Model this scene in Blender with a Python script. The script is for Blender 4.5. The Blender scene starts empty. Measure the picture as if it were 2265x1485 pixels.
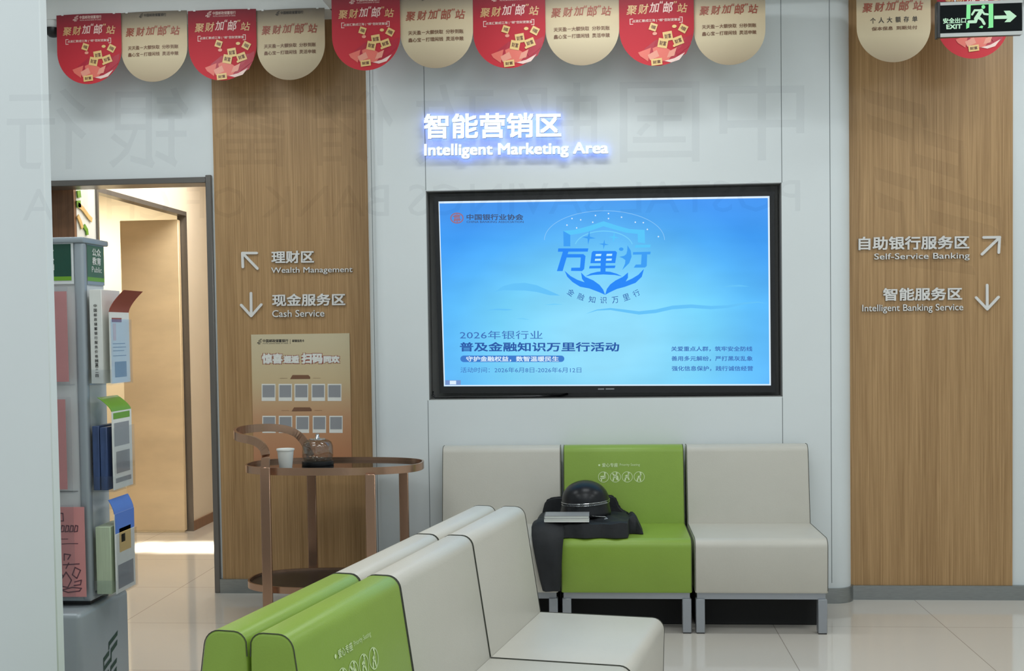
import bpy, bmesh, math, random
from mathutils import Vector, Matrix
random.seed(7)
S = bpy.context.scene
COL = S.collection
PI = math.pi

# ------------------------------------------------------------------ camera
FP, PITCH, ROLL, YAW, HC, CYP = 2578.27, .0352, .0141, .078, 1.4303, 822.19   # focal length and principal point in pixels of the 2265x1485 frame
def cam_axes():
    cz, sz = math.cos(YAW), math.sin(YAW)
    fwd = Vector((-sz*math.cos(PITCH), cz*math.cos(PITCH), -math.sin(PITCH)))
    right = Vector((cz, sz, 0)); down = fwd.cross(right)
    r2 = math.cos(ROLL)*right + math.sin(ROLL)*down
    d2 = -math.sin(ROLL)*right + math.cos(ROLL)*down
    return r2, d2, fwd
CR, CD, CF = cam_axes()
EYE = Vector((0, 0, HC))
cam_d = bpy.data.cameras.new('camera'); cam = bpy.data.objects.new('camera', cam_d); COL.objects.link(cam)
cam.matrix_world = Matrix(((CR.x, -CD.x, -CF.x, 0), (CR.y, -CD.y, -CF.y, 0), (CR.z, -CD.z, -CF.z, HC), (0, 0, 0, 1)))
cam_d.sensor_width = 36; cam_d.lens = FP*36/2265; cam_d.shift_y = (CYP-742.5)/2265
cam_d.clip_start = .05; S.camera = cam
def ray(x, y):
    return CR*((x-1132.5)/FP) + CD*((y-CYP)/FP) + CF
def at(x, y, Y):            # the point of the plane Y = const seen at a photo pixel
    d = ray(x, y); return EYE + d*(Y/d.y)
def atx(x, y, X):
    d = ray(x, y); return EYE + d*(X/d.x)
def fl(x, y, z=0):
    d = ray(x, y); return EYE + d*((z-HC)/d.z)

# ------------------------------------------------------------------ colour management, world, lights
S.view_settings.view_transform = 'Standard'; S.view_settings.look = 'None'
S.view_settings.gamma = 1; S.view_settings.exposure = 0; S.view_settings.use_curve_mapping = False
W = bpy.data.worlds.new('world'); S.world = W; W.use_nodes = True
bg = W.node_tree.nodes['Background']; bg.inputs[0].default_value = (.86, .95, 1, 1); bg.inputs[1].default_value = .58
def area(name, loc, sx, sy, power, color, target=None, spread=180):
    l = bpy.data.lights.new(name, 'AREA'); l.shape = 'RECTANGLE'; l.size = sx; l.size_y = sy; l.energy = power; l.color = color
    l.spread = math.radians(spread)
    o = bpy.data.objects.new(name, l); COL.objects.link(o); o.location = loc
    if target is not None:
        o.rotation_euler = (Vector(target)-Vector(loc)).to_track_quat('-Z', 'Y').to_euler()
    return o
COOL = (.93, .98, 1)
for x in (-2.3, .0, 2.3):
    area('ceiling_lamp', (x, 5.25, 3.27), .9, .16, 11, COOL)
    area('ceiling_lamp', (x, 3.5, 3.27), 1.1, .5, 13.5, COOL)
    area('ceiling_lamp', (x, 1.8, 3.27), 1.1, .5, 17.5, COOL)  # unseen row added to brighten the front of the white partition
area('corridor_lamp', (-2.45, 7.5, 2.7), .7, 1.6, 29, (1, .95, .86))
area('corridor_sun', (-2.5, 7.62, 2.72), 1.4, .32, 14, (1, .93, .8), (-2.5, 7.62, 0), 6)  # narrow overhead lamp added to make the sun patch on the corridor floor
area('side_room_fill', (-4.3, 8.55, 2.3), .8, .5, 20, (1, .91, .66), (-3.9, 9.3, 1.3), 150)  # unseen lamp added inside the side room, aimed at its far wall

# ------------------------------------------------------------------ materials
def lin(c):
    return tuple(((v/255)/12.92 if v/255 <= .04045 else ((v/255+.055)/1.055)**2.4) for v in c) + (1,)
def mat(name, rgb, rough=.5, metal=0, spec=.5, noise=0, scale=8, bump=0, bscale=60, coat=0, stretch=None):
    m = bpy.data.materials.new(name); m.use_nodes = True
    nt = m.node_tree; b = nt.nodes['Principled BSDF']
    b.inputs['Base Color'].default_value = lin(rgb); b.inputs['Roughness'].default_value = rough
    b.inputs['Metallic'].default_value = metal; b.inputs['Specular IOR Level'].default_value = spec
    b.inputs['Coat Weight'].default_value = coat
    tc = nt.nodes.new('ShaderNodeTexCoord'); mp = nt.nodes.new('ShaderNodeMapping')
    nt.links.new(tc.outputs['Object'], mp.inputs[0])
    if stretch: mp.inputs['Scale'].default_value = stretch
    if noise:
        n = nt.nodes.new('ShaderNodeTexNoise'); n.inputs['Scale'].default_value = scale; n.inputs['Detail'].default_value = 4
        nt.links.new(mp.outputs[0], n.inputs['Vector'])
        r = nt.nodes.new('ShaderNodeValToRGB'); nt.links.new(n.outputs[0], r.inputs[0])
        L = lin(rgb)
        r.color_ramp.elements[0].position = .3; r.color_ramp.elements[1].position = .7
        r.color_ramp.elements[0].color = tuple(v*(1-noise) for v in L[:3])+(1,)
        r.color_ramp.elements[1].color = tuple(min(1, v*(1+noise)) for v in L[:3])+(1,)
        nt.links.new(r.outputs[0], b.inputs['Base Color'])
    if bump:
        n2 = nt.nodes.new('ShaderNodeTexNoise'); n2.inputs['Scale'].default_value = bscale; n2.inputs['Detail'].default_value = 3
        nt.links.new(mp.outputs[0], n2.inputs['Vector'])
        bp = nt.nodes.new('ShaderNodeBump'); bp.inputs['Strength'].default_value = bump; bp.inputs['Distance'].default_value = .004
        nt.links.new(n2.outputs[0], bp.inputs['Height']); nt.links.new(bp.outputs[0], b.inputs['Normal'])
    return m
def emis(name, rgb, k=1):
    m = bpy.data.materials.new(name); m.use_nodes = True; nt = m.node_tree; nt.nodes.clear()
    e = nt.nodes.new('ShaderNodeEmission'); o = nt.nodes.new('ShaderNodeOutputMaterial')
    e.inputs[0].default_value = lin(rgb); e.inputs[1].default_value = k; nt.links.new(e.outputs[0], o.inputs[0]); return m
def ramp_mat(name, stops, axis, lo, hi, emission=False, rough=.5):      # a printed gradient along one object axis
    m = bpy.data.materials.new(name); m.use_nodes = True; nt = m.node_tree; b = nt.nodes['Principled BSDF']
    tc = nt.nodes.new('ShaderNodeTexCoord'); sp = nt.nodes.new('ShaderNodeSeparateXYZ'); mr = nt.nodes.new('ShaderNodeMapRange')
    nt.links.new(tc.outputs['Object'], sp.inputs[0]); nt.links.new(sp.outputs[axis], mr.inputs[0])
    mr.inputs[1].default_value = lo; mr.inputs[2].default_value = hi
    r = nt.nodes.new('ShaderNodeValToRGB'); nt.links.new(mr.outputs[0], r.inputs[0])
    while len(r.color_ramp.elements) < len(stops): r.color_ramp.elements.new(.5)
    for e, (p, c) in zip(r.color_ramp.elements, stops): e.position = p; e.color = lin(c)
    b.inputs['Roughness'].default_value = rough
    nt.links.new(r.outputs[0], b.inputs['Base Color'])
    return m
def clear(name, rgb, gloss=.12, rough=.05):
    m = bpy.data.materials.new(name); m.use_nodes = True; nt = m.node_tree; nt.nodes.clear()
    o = nt.nodes.new('ShaderNodeOutputMaterial'); mx = nt.nodes.new('ShaderNodeMixShader'); t = nt.nodes.new('ShaderNodeBsdfTransparent')
    g = nt.nodes.new('ShaderNodeBsdfGlossy'); t.inputs[0].default_value = lin(rgb); g.inputs['Roughness'].default_value = rough
    lw = nt.nodes.new('ShaderNodeLayerWeight'); lw.inputs[0].default_value = .25
    mu = nt.nodes.new('ShaderNodeMath'); mu.operation = 'MULTIPLY_ADD'; mu.inputs[1].default_value = .2; mu.inputs[2].default_value = gloss*.4
    nt.links.new(lw.outputs['Fresnel'], mu.inputs[0]); nt.links.new(mu.outputs[0], mx.inputs[0])
    nt.links.new(t.outputs[0], mx.inputs[1]); nt.links.new(g.outputs[0], mx.inputs[2]); nt.links.new(mx.outputs[0], o.inputs[0]); return m
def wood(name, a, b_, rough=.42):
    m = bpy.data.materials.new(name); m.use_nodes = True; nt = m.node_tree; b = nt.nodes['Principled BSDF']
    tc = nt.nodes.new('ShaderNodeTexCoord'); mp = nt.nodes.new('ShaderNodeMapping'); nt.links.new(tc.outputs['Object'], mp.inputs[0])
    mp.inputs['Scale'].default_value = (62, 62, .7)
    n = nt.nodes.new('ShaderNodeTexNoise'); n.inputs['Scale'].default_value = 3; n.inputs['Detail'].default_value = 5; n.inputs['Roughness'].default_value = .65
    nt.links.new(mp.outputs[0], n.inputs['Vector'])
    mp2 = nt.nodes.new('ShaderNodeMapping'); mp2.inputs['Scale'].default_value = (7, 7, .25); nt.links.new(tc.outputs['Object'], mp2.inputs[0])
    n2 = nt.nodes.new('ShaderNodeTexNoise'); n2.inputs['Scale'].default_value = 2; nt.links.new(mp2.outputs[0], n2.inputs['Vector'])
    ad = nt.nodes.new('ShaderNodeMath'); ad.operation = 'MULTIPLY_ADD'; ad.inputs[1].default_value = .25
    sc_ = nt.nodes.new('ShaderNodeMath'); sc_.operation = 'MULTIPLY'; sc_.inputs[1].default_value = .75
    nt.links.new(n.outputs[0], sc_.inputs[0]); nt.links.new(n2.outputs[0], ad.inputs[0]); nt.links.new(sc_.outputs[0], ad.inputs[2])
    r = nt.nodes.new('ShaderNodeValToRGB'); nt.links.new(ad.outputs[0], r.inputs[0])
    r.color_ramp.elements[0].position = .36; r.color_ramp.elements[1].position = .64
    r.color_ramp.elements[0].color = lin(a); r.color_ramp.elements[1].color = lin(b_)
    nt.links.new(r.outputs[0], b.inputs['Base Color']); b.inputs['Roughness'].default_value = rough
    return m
def tiles(name, rgb, grout, size):
    m = bpy.data.materials.new(name); m.use_nodes = True; nt = m.node_tree; b = nt.nodes['Principled BSDF']
    tc = nt.nodes.new('ShaderNodeTexCoord'); br = nt.nodes.new('ShaderNodeTexBrick')
    nt.links.new(tc.outputs['Object'], br.inputs['Vector']); br.offset = 0; br.squash = 1
    br.inputs['Scale'].default_value = 1; br.inputs['Brick Width'].default_value = size; br.inputs['Row Height'].default_value = size
    br.inputs['Mortar Size'].default_value = .0018; br.inputs['Mortar Smooth'].default_value = 0
    L = lin(rgb); br.inputs['Color1'].default_value = L; br.inputs['Color2'].default_value = tuple(v*.97 for v in L[:3])+(1,)
    br.inputs['Mortar'].default_value = lin(grout)
    nt.links.new(br.outputs['Color'], b.inputs['Base Color'])
    b.inputs['Roughness'].default_value = .07; b.inputs['Specular IOR Level'].default_value = .75
    return m
M = dict(
    white=mat('white_wall_paint', (224, 230, 231), .5, noise=.012, scale=3),
    joint=mat('panel_joint', (120, 126, 128), .7),
    plaster=mat('ceiling_paint', (226, 228, 226), .7),
    cream=mat('cream_wall_paint', (228, 216, 198), .5, noise=.03, scale=3),
    wood=wood('oak_laminate', (150, 115, 73), (188, 151, 105)),
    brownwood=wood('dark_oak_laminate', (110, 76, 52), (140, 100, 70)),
    steel=mat('brushed_steel', (150, 154, 154), .28, .85, noise=.08, scale=20, stretch=(1, 1, 12)),
    framegrey=mat('grey_door_metal', (118, 114, 110), .35, .6),
    floor=tiles('polished_tiles', (212, 205, 195), (160, 152, 142), .8),
    gold=mat('glossy_beige_laminate', (232, 210, 174), .22, .0, .7, noise=.08, scale=2.5, stretch=(1, 1, 2.5)),
    beige=mat('beige_leatherette', (200, 196, 185), .38, noise=.02, scale=6, bump=.12, bscale=220),
    green=mat('green_leatherette', (138, 168, 64), .36, noise=.03, scale=6, bump=.12, bscale=220),
    seam=mat('dark_seam', (66, 68, 58), .8),
    legs=mat('silver_paint', (158, 162, 168), .35, .5),
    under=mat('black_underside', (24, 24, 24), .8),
    print_=mat('pale_green_print', (214, 232, 178), .5),
    black=mat('black_plastic', (22, 23, 25), .35),
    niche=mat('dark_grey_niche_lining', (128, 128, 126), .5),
    rose=mat('bronze_metal', (182, 146, 122), .22, .8),
    blackglass=mat('black_glass', (16, 15, 16), .06, 0, .7),
    grille=mat('dark_tray', (34, 33, 34), .3),
    paper=mat('white_paper', (232, 232, 226), .6, noise=.02, scale=30),
    pgrey=mat('grey_print', (150, 152, 156), .6),
    pdark=mat('dark_print', (58, 54, 52), .6),
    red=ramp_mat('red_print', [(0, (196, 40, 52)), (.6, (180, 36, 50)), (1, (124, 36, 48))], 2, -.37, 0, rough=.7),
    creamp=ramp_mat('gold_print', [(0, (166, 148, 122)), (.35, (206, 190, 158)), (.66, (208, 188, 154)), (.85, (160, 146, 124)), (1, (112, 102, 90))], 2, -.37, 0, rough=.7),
    redtext=mat('red_brown_ink', (156, 74, 56), .5),
    browntext=mat('brown_ink', (124, 86, 62), .5),
    pinkink=mat('pale_pink_ink', (232, 200, 190), .5),
    goldink=mat('gold_ink', (214, 172, 120), .45),
    card=mat('gold_card_ink', (226, 190, 124), .45),
    env=mat('salmon_ink', (222, 110, 96), .45),
    envd=mat('crimson_ink', (172, 30, 52), .45),
    envl=mat('pale_salmon_ink', (226, 150, 130), .45),
    whitepl=mat('white_plastic', (222, 224, 222), .4),
    glass=clear('clear_glass', (240, 240, 238), .15),
    acrylic=clear('clear_acrylic', (250, 251, 252), .05),
    rackgrey=mat('grey_rack_metal', (160, 168, 174), .4, .3),
    rackbase=mat('grey_rack_base', (156, 164, 168), .38, .15),
    rackwhite=mat('white_rack_panel', (224, 227, 227), .4),
    dgreen=mat('dark_green_print', (20, 72, 56), .35),
    mgreen=mat('mid_green_print', (70, 104, 66), .35),
    lime=mat('lime_print', (110, 164, 40), .4),
    logog=mat('logo_green', (24, 60, 48), .5),
    pink=mat('pink_paper', (216, 146, 144), .6, noise=.03, scale=12),
    pinkd=mat('plum_ink', (112, 70, 80), .6),
    blue=mat('navy_print', (58, 78, 120), .4, noise=.25, scale=14, stretch=(6, 6, .6)),
    skyp=mat('blue_print', (84, 124, 206), .4),
    lgreen=mat('pale_green_paper', (190, 204, 174), .6, noise=.06, scale=40, stretch=(4, .2, .2)),
    silver=mat('polished_chrome', (210, 212, 214), .15, 1),
    helm=mat('glossy_black_shell', (20, 21, 25), .32, 0, .35, noise=.5, scale=18),
    cloth=mat('black_cloth', (22, 24, 28), .65, noise=.25, scale=12, bump=.9, bscale=18),
    bookw=mat('page_edges', (206, 210, 204), .6, noise=.08, scale=40, stretch=(.2, .2, 14)),
    bookg=mat('grey_cover', (150, 150, 150), .4),
    brand=mat('pale_grey_letter', (226, 224, 220), .35, noise=.01),
    back=mat('letter_back', (150, 146, 140), .5),
    exitblack=mat('exit_sign_face', (18, 25, 27), .6, spec=.15),
    exitgreen=emis('exit_green_light', (140, 238, 160), 1.0),
    exitpale=emis('exit_pale_light', (196, 240, 206), .95),
    glow=emis('letter_white_light', (244, 254, 255), 1.15),
    halo=emis('letter_blue_backlight', (110, 145, 255), 4.2),
)

# ------------------------------------------------------------------ geometry helpers
class G:
    def __init__(s): s.v = []; s.f = []; s.m = []; s.sm = []; s.mats = []
    def mi(s, m):
        if m not in s.mats: s.mats.append(m)
        return s.mats.index(m)
    def add(s, vs, fs, m, smooth=False):
        o = len(s.v); i = s.mi(m); s.v += [Vector(v) for v in vs]
        for f in fs: s.f.append([o+k for k in f]); s.m.append(i); s.sm.append(smooth)
        return s
    def bm(s, b, m, smooth=False):
        b.verts.index_update()
        s.add([v.co.copy() for v in b.verts], [[v.index for v in f.verts] for f in b.faces], m, smooth); b.free(); return s
    def box(s, x0, x1, y0, y1, z0, z1, m, bev=0, seg=2, M4=None, smooth=None):
        b = bmesh.new(); bmesh.ops.create_cube(b, size=1)
        for v in b.verts: v.co = Vector((x0+(v.co.x+.5)*(x1-x0), y0+(v.co.y+.5)*(y1-y0), z0+(v.co.z+.5)*(z1-z0)))
        if bev: bmesh.ops.bevel(b, geom=list(b.edges), offset=bev, segments=seg, affect='EDGES', profile=.5)
        if M4 is not None: b.transform(M4)
        return s.bm(b, m, bool(bev) if smooth is None else smooth)
    def poly(s, pts, m, th=None):           # a flat polygon; th = vector of thickness
        pts = [Vector(p) for p in pts]; n = len(pts)
        if th is None: return s.add(pts, [list(range(n))], m)
        th = Vector(th); q = [p+th for p in pts]
        return s.add(pts+q, [list(range(n)), list(range(2*n-1, n-1, -1))]+[[i, (i+1) % n, n+(i+1) % n, n+i][::-1] for i in range(n)], m)
    def tube(s, path, r, m, n=8, prof=None, smooth=True, closed=False, up=(0, 0, 1), caps=True):
        path = [Vector(p) for p in path]; N = len(path)
        if prof is None: prof = [(r*math.cos(2*PI*k/n), r*math.sin(2*PI*k/n)) for k in range(n)]
        n = len(prof); vs = []; up = Vector(up)
        for i, p in enumerate(path):
            a = path[i-1] if (i or closed) else p; b = path[(i+1) % N] if (i < N-1 or closed) else p
            t = (b-a).normalized(); u = up.cross(t)
            if u.length < 1e-4: u = Vector((1, 0, 0)).cross(t)
            u.normalize(); w = t.cross(u)
            rr = 1
            vs += [p+u*x*rr+w*y*rr for x, y in prof]
        fs = []
        for i in range(N if closed else N-1):
            j = (i+1) % N
            fs += [[i*n+k, i*n+(k+1) % n, j*n+(k+1) % n, j*n+k] for k in range(n)]
        if not closed and caps: fs += [list(range(n))[::-1], [(N-1)*n+k for k in range(n)]]
        return s.add(vs, fs, m, smooth)
    def lathe(s, c, prof, m, n=32, smooth=True, sx=1, sy=1):    # prof: (radius, z) from the bottom up
        c = Vector(c); vs = []; fs = []
        for r, z in prof: vs += [c+Vector((r*sx*math.cos(2*PI*k/n), r*sy*math.sin(2*PI*k/n), z)) for k in range(n)]
        for i in range(len(prof)-1): fs += [[i*n+k, i*n+(k+1) % n, (i+1)*n+(k+1) % n, (i+1)*n+k] for k in range(n)]
        fs += [list(range(n))[::-1], [(len(prof)-1)*n+k for k in range(n)]]
        return s.add(vs, fs, m, smooth)
    def build(s, name, parent=None, origin=(0, 0, 0)):
        me = bpy.data.meshes.new(name); o = Vector(origin)
        me.from_pydata([v-o for v in s.v], [], s.f); me.validate(verbose=False)
        for m in s.mats: me.materials.append(m)
        if len(me.polygons) == len(s.f):
            me.polygons.foreach_set('material_index', s.m); me.polygons.foreach_set('use_smooth', s.sm)
        me.update()
        if any(s.sm): me.set_sharp_from_angle(angle=math.radians(40))
        ob = bpy.data.objects.new(name, me); COL.objects.link(ob)
        if parent: ob.parent = parent
        else: ob.location = o
        return ob
def tag(o, label, cat, group=None):
    o['label'] = label; o['category'] = cat
    if group: o['group'] = group
    return o
def thing(name, label, cat, loc, rz=0, group=None):
    o = bpy.data.objects.new(name, None); o.empty_display_size = .1; COL.objects.link(o); o.location = loc; o.rotation_euler = (0, 0, rz)
    return tag(o, label, cat, group)
def struct(g, name, parent=None):
    o = g.build(name, parent); o['kind'] = 'structure'; return o

_tc = {}
def text_geo(body, off=0., res=2, mono=False):
    key = (body, off, res)
    if key in _tc: return _tc[key]
    c = bpy.data.curves.new('t', 'FONT'); c.body = body; c.resolution_u = res
    o = bpy.data.objects.new('t', c); COL.objects.link(o)
    dg = bpy.context.evaluated_depsgraph_get(); me = bpy.data.meshes.new_from_object(o.evaluated_get(dg))
    vs = [v.co.copy() for v in me.vertices]; fs = [list(p.vertices) for p in me.polygons]
    bpy.data.objects.remove(o); bpy.data.meshes.remove(me); bpy.data.curves.remove(c)
    x0 = min(v.x for v in vs); x1 = max(v.x for v in vs); y0 = min(v.y for v in vs); y1 = max(v.y for v in vs)
    uv = [((v.x-x0)/(x1-x0), (v.y-y0)/(y1-y0)) for v in vs]
    if off:                     # heavier weight: the outlines repeated a little to each side
        dv = off/(y1-y0); du = off/(x1-x0); n = len(uv); U, F = [], []
        for k, (sx, sy) in enumerate(((-1, -1), (1, -1), (-1, 1), (1, 1), (0, 0))):
            U += [(u*(1-2*du)+du+sx*du, v*(1-2*dv)+dv+sy*dv) for u, v in uv]; F += [[i+k*n for i in f] for f in fs]
        uv, fs = U, F
    r = (uv, fs); _tc[key] = r; return r
def bil(tl, tr, bl, br):
    tl, tr, bl, br = (Vector(p) for p in (tl, tr, bl, br))
    return lambda u, v: (bl*(1-u)+br*u)*(1-v)+(tl*(1-u)+tr*u)*v
def text(g, body, fmap, m, off=.0, depth=None, sidemat=None, res=2, shear=0, pick=None):
    uv, fs = text_geo(body, off, res)
    if pick is not None:
        fs = [f for f in fs if pick(sum(uv[i][0] for i in f)/len(f))]
        use = sorted({i for f in fs for i in f}); ix = {i: k for k, i in enumerate(use)}; lay = [(i*5)//len(uv) for i in use]
        fs = [[ix[i] for i in f] for f in fs]; uv = [uv[i] for i in use]
    else: lay = [(i*5)//len(uv) for i in range(len(uv))]
    P = [fmap(u+shear*(v-.5), v) for u, v in uv]
    if off:
        nn = (fmap(1, 0)-fmap(0, 0)).cross(fmap(0, 1)-fmap(0, 0)).normalized(); P = [p+nn*.00012*k for p, k in zip(P, lay)]
    if depth is None: g.add(P, fs, m); return
    d = Vector(depth); Q = [p+d for p in P]; n = len(P)
    g.add(P, fs, m)                                     # front
    g.add(Q, [f[::-1] for f in fs], sidemat or m)       # back
    cnt = {}
    for f in fs:
        for i in range(len(f)):
            e = (f[i], f[(i+1) % len(f)]); cnt[e] = cnt.get(e, 0)+1
    side = [e for e in cnt if (e[1], e[0]) not in cnt]
    g.add(P+Q, [[a, n+a, n+b, b] for a, b in side], M['back'] if sidemat else m)
def word_cuts(body, off, res=3):        # where the spaces between the words of a line fall
    uv, fs = text_geo(body, off, res); iv = sorted((min(uv[i][0] for i in f), max(uv[i][0] for i in f)) for f in fs)
    gaps, hi = [], iv[0][1]
    for a, b in iv:
        if a > hi: gaps.append((a-hi, (a+hi)/2))
        hi = max(hi, b)
    return [0]+sorted(c for _, c in sorted(gaps)[::-1][:len(body.split())-1])+[1]
def pxq(x0, y0, x1, y1, Y, tilt=0, sl=-.012):             # the box of a line of writing in the photo, on plane Y
    dy = sl*(x1-x0)/2
    return bil(at(x0, y0-dy, Y), at(x1, y0+dy, Y), at(x0, y1-dy, Y), at(x1, y1+dy, Y))
def stroke2(pts, w):            # 2-D thick polyline -> list of quads/discs (round ends)
    out = []
    for i in range(len(pts)-1):
        (ax, ay), (bx, by) = pts[i], pts[i+1]; L = math.hypot(bx-ax, by-ay) or 1
        nx, ny = -(by-ay)/L*w/2, (bx-ax)/L*w/2
        a0 = math.atan2(by-ay, bx-ax); k = 6
        o = [(bx+w/2*math.cos(a0-PI/2+PI*j/k), by+w/2*math.sin(a0-PI/2+PI*j/k)) for j in range(k+1)]
        o += [(ax+w/2*math.cos(a0+PI/2+PI*j/k), ay+w/2*math.sin(a0+PI/2+PI*j/k)) for j in range(k+1)]
        out.append(o)
    return out
def circ(cx, cy, rx, ry=None, n=24):
    ry = ry or rx; return [(cx+rx*math.cos(2*PI*k/n), cy+ry*math.sin(2*PI*k/n)) for k in range(n)]
def ring_quads(cx, cy, rx, ry, w, n=28, a0=0, a1=2*PI):
    out = []
    for k in range(n):
        a, b = a0+(a1-a0)*k/n, a0+(a1-a0)*(k+1)/n
        out.append([(cx+rx*math.cos(a), cy+ry*math.sin(a)), (cx+rx*math.cos(b), cy+ry*math.sin(b)), (cx+(rx-w)*math.cos(b), cy+(ry-w)*math.sin(b)), (cx+(rx-w)*math.cos(a), cy+(ry-w)*math.sin(a))])
    return out

# the bank's parallelogram emblem, in its own unit square (traced strokes, y up)
LOGO = []
def _lg(*p): LOGO.append([((x-410)/660, (1560-y)/1230) for x, y in p])
_lg((780, 455), (1055, 340), (1035, 430), (800, 535), (790, 600), (765, 600)); _lg((835, 605), (1035, 505), (1020, 605), (860, 690), (845, 850), (815, 850))
_lg((615, 690), (790, 610), (780, 705), (635, 770), (630, 1000), (612, 1010)); _lg((635, 850), (825, 765), (820, 850), (635, 935))
_lg((815, 930), (1005, 845), (995, 930), (830, 1010), (800, 1300), (775, 1300)); _lg((875, 1080), (995, 1005), (985, 1110), (890, 1150), (870, 1430), (845, 1430))
_lg((450, 1120), (600, 1045), (760, 960), (755, 1050), (600, 1120), (470, 1190), (465, 1250), (430, 1370)); _lg((490, 1240), (755, 1130), (750, 1215), (430, 1375), (440, 1290))
_lg((590, 1330), (790, 1290), (785, 1350), (590, 1470)); _lg((575, 1500), (860, 1410), (850, 1500), (560, 1560))
def logo(g, fmap, m):
    for p in LOGO: g.poly([fmap(*q) for q in p], m)

# ------------------------------------------------------------------ the setting
YW, YL, YR = 6.08, 6.28, 6.17            # white middle wall, wall on the left, wall on the right
ZC = 3.3
g = G(); g.poly([(-6, -2, 0), (6, -2, 0), (6, 11, 0), (-6, 11, 0)], M['floor'], (0, 0, -.1)); struct(g, 'floor')
g = G(); g.box(-6, 6, .9, 6.6, ZC, ZC+.1, M['plaster']); struct(g, 'ceiling')
XM0, XM1 = -1.24, 1.279
# middle wall with the screen niche and rounded ends
nTL, nTR, nBR, nBL = at(938, 422, YW), at(1729, 405, YW), at(1731, 878, YW), at(953, 885, YW)
NX0, NX1, NZ0, NZ1 = (nTL.x+nBL.x)/2, (nTR.x+nBR.x)/2, (nBL.z+nBR.z)/2, (nTL.z+nTR.z)/2
g = G(); RC = .1
def plan(x0, x1, z0, z1, rl=False, rr=False, back=YL+.1):
    pts = []
    if rl: pts += [(x0+RC-RC*math.cos(a*PI/16), YW+RC-RC*math.sin(a*PI/16)) for a in range(9)]
    else: pts += [(x0, YW)]
    if rr: pts += [(x1-RC+RC*math.sin(a*PI/16), YW+RC-RC*math.cos(a*PI/16)) for a in range(9)]
    else: pts += [(x1, YW)]
    pts += [(x1, back), (x0, back)]
    g.add([(x, y, z0) for x, y in pts]+[(x, y, z1) for x, y in pts], [[i, (i+1) % len(pts), len(pts)+(i+1) % len(pts), len(pts)+i] for i in range(len(pts))]+[list(range(len(pts)))[::-1], list(range(len(pts), 2*len(pts)))], M['white'], True)
plan(XM0, NX0, .0, ZC, rl=True); plan(NX1, XM1, .0, ZC, rr=True); plan(NX0, NX1, NZ1, ZC); plan(NX0, NX1, .0, NZ0)
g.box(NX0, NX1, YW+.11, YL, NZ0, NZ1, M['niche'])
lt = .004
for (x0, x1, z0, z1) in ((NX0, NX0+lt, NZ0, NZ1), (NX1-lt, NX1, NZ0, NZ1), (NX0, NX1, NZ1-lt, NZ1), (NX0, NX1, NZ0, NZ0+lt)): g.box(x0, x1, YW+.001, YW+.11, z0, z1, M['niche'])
def joint(px, y0, y1, Y=YW, w=.003):
    a = at(px, (y0+y1)/2, Y).x; g.box(a-w/2, a+w/2, Y-.0008, Y+.002, at(px, y1, Y).z, at(px, y0, Y).z, M['joint'])
joint(938, -60, 421); joint(1728, -60, 404); joint(950, 886, 1310); joint(1732, 879, 1300); joint(1837, -60, 1290); joint(826, -60, 1300)
struct(g, 'wall_back')
# right: wood clad stretch between white walls
XR1 = at(2240, 750, YR).x
g = G(); g.box(1.2, 3.9, YR+.012, YR+.15, 0, ZC, M['white']); struct(g, 'wall_right')
g = G(); g.box(XM1-.03, XR1, YR, YR+.011, .075, ZC, M['wood']); struct(g, 'trim_1')
g = G(); g.box(XM1-.03, 3.6, YR-.014, YR+.012, 0, .075, M['steel']); struct(g, 'baseboard_right')
g = G()
pts = [(XM0-.006, YW-.012)]+[(XM1-RC+(RC+.012)*math.sin(a*PI/16), YW+RC-(RC+.012)*math.cos(a*PI/16)) for a in range(9)]
inn = [(XM0-.006, YW-.001)]+[(XM1-RC+(RC+.001)*math.sin(a*PI/16), YW+RC-(RC+.001)*math.cos(a*PI/16)) for a in range(9)]
n_ = len(pts); ring = pts+inn[::-1]; N_ = len(ring)
g.add([(x, y, 0) for x, y in ring]+[(x, y, .078) for x, y in ring], [[i, (i+1) % N_, N_+(i+1) % N_, N_+i] for i in range(N_)]+[[N_+i, N_+i+1, N_+N_-2-i, N_+N_-1-i] for i in range(n_-1)], M['steel'], True)
struct(g, 'baseboard_back')
# left: wood clad stretch, white strip, doorway
DX0, DX1, DZ = -3.25, -2.157, 2.262
XWL = -2.112
g = G()
g.box(DX1+.03, XM0+.3, YL, YL+.14, 0, ZC, M['white']); g.box(-4.2, DX1+.03, YL, YL+.14, DZ+.03, ZC, M['white']); g.box(-4.2, DX0, YL, YL+.14, 0, DZ+.03, M['white'])
struct(g, 'wall_back_left')
g = G(); g.box(XWL, XM0+.1, YL-.012, YL-.001, .078, ZC-.17, M['wood']); struct(g, 'trim_2')
g = G(); g.box(DX1+.032, XM0+.02, YL-.026, YL-.001, 0, .078, M['steel']); struct(g, 'baseboard_left')
g = G()
for (x0, x1, z0, z1) in ((DX1, DX1+.032, 0, DZ+.042), (DX0-.03, DX1, DZ, DZ+.032), (DX0-.03, DX0, 0, DZ)): g.box(x0, x1, YL-.022, YL+.15, z0, z1, M['framegrey'], .003, 1)
struct(g, 'door_1')
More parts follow.
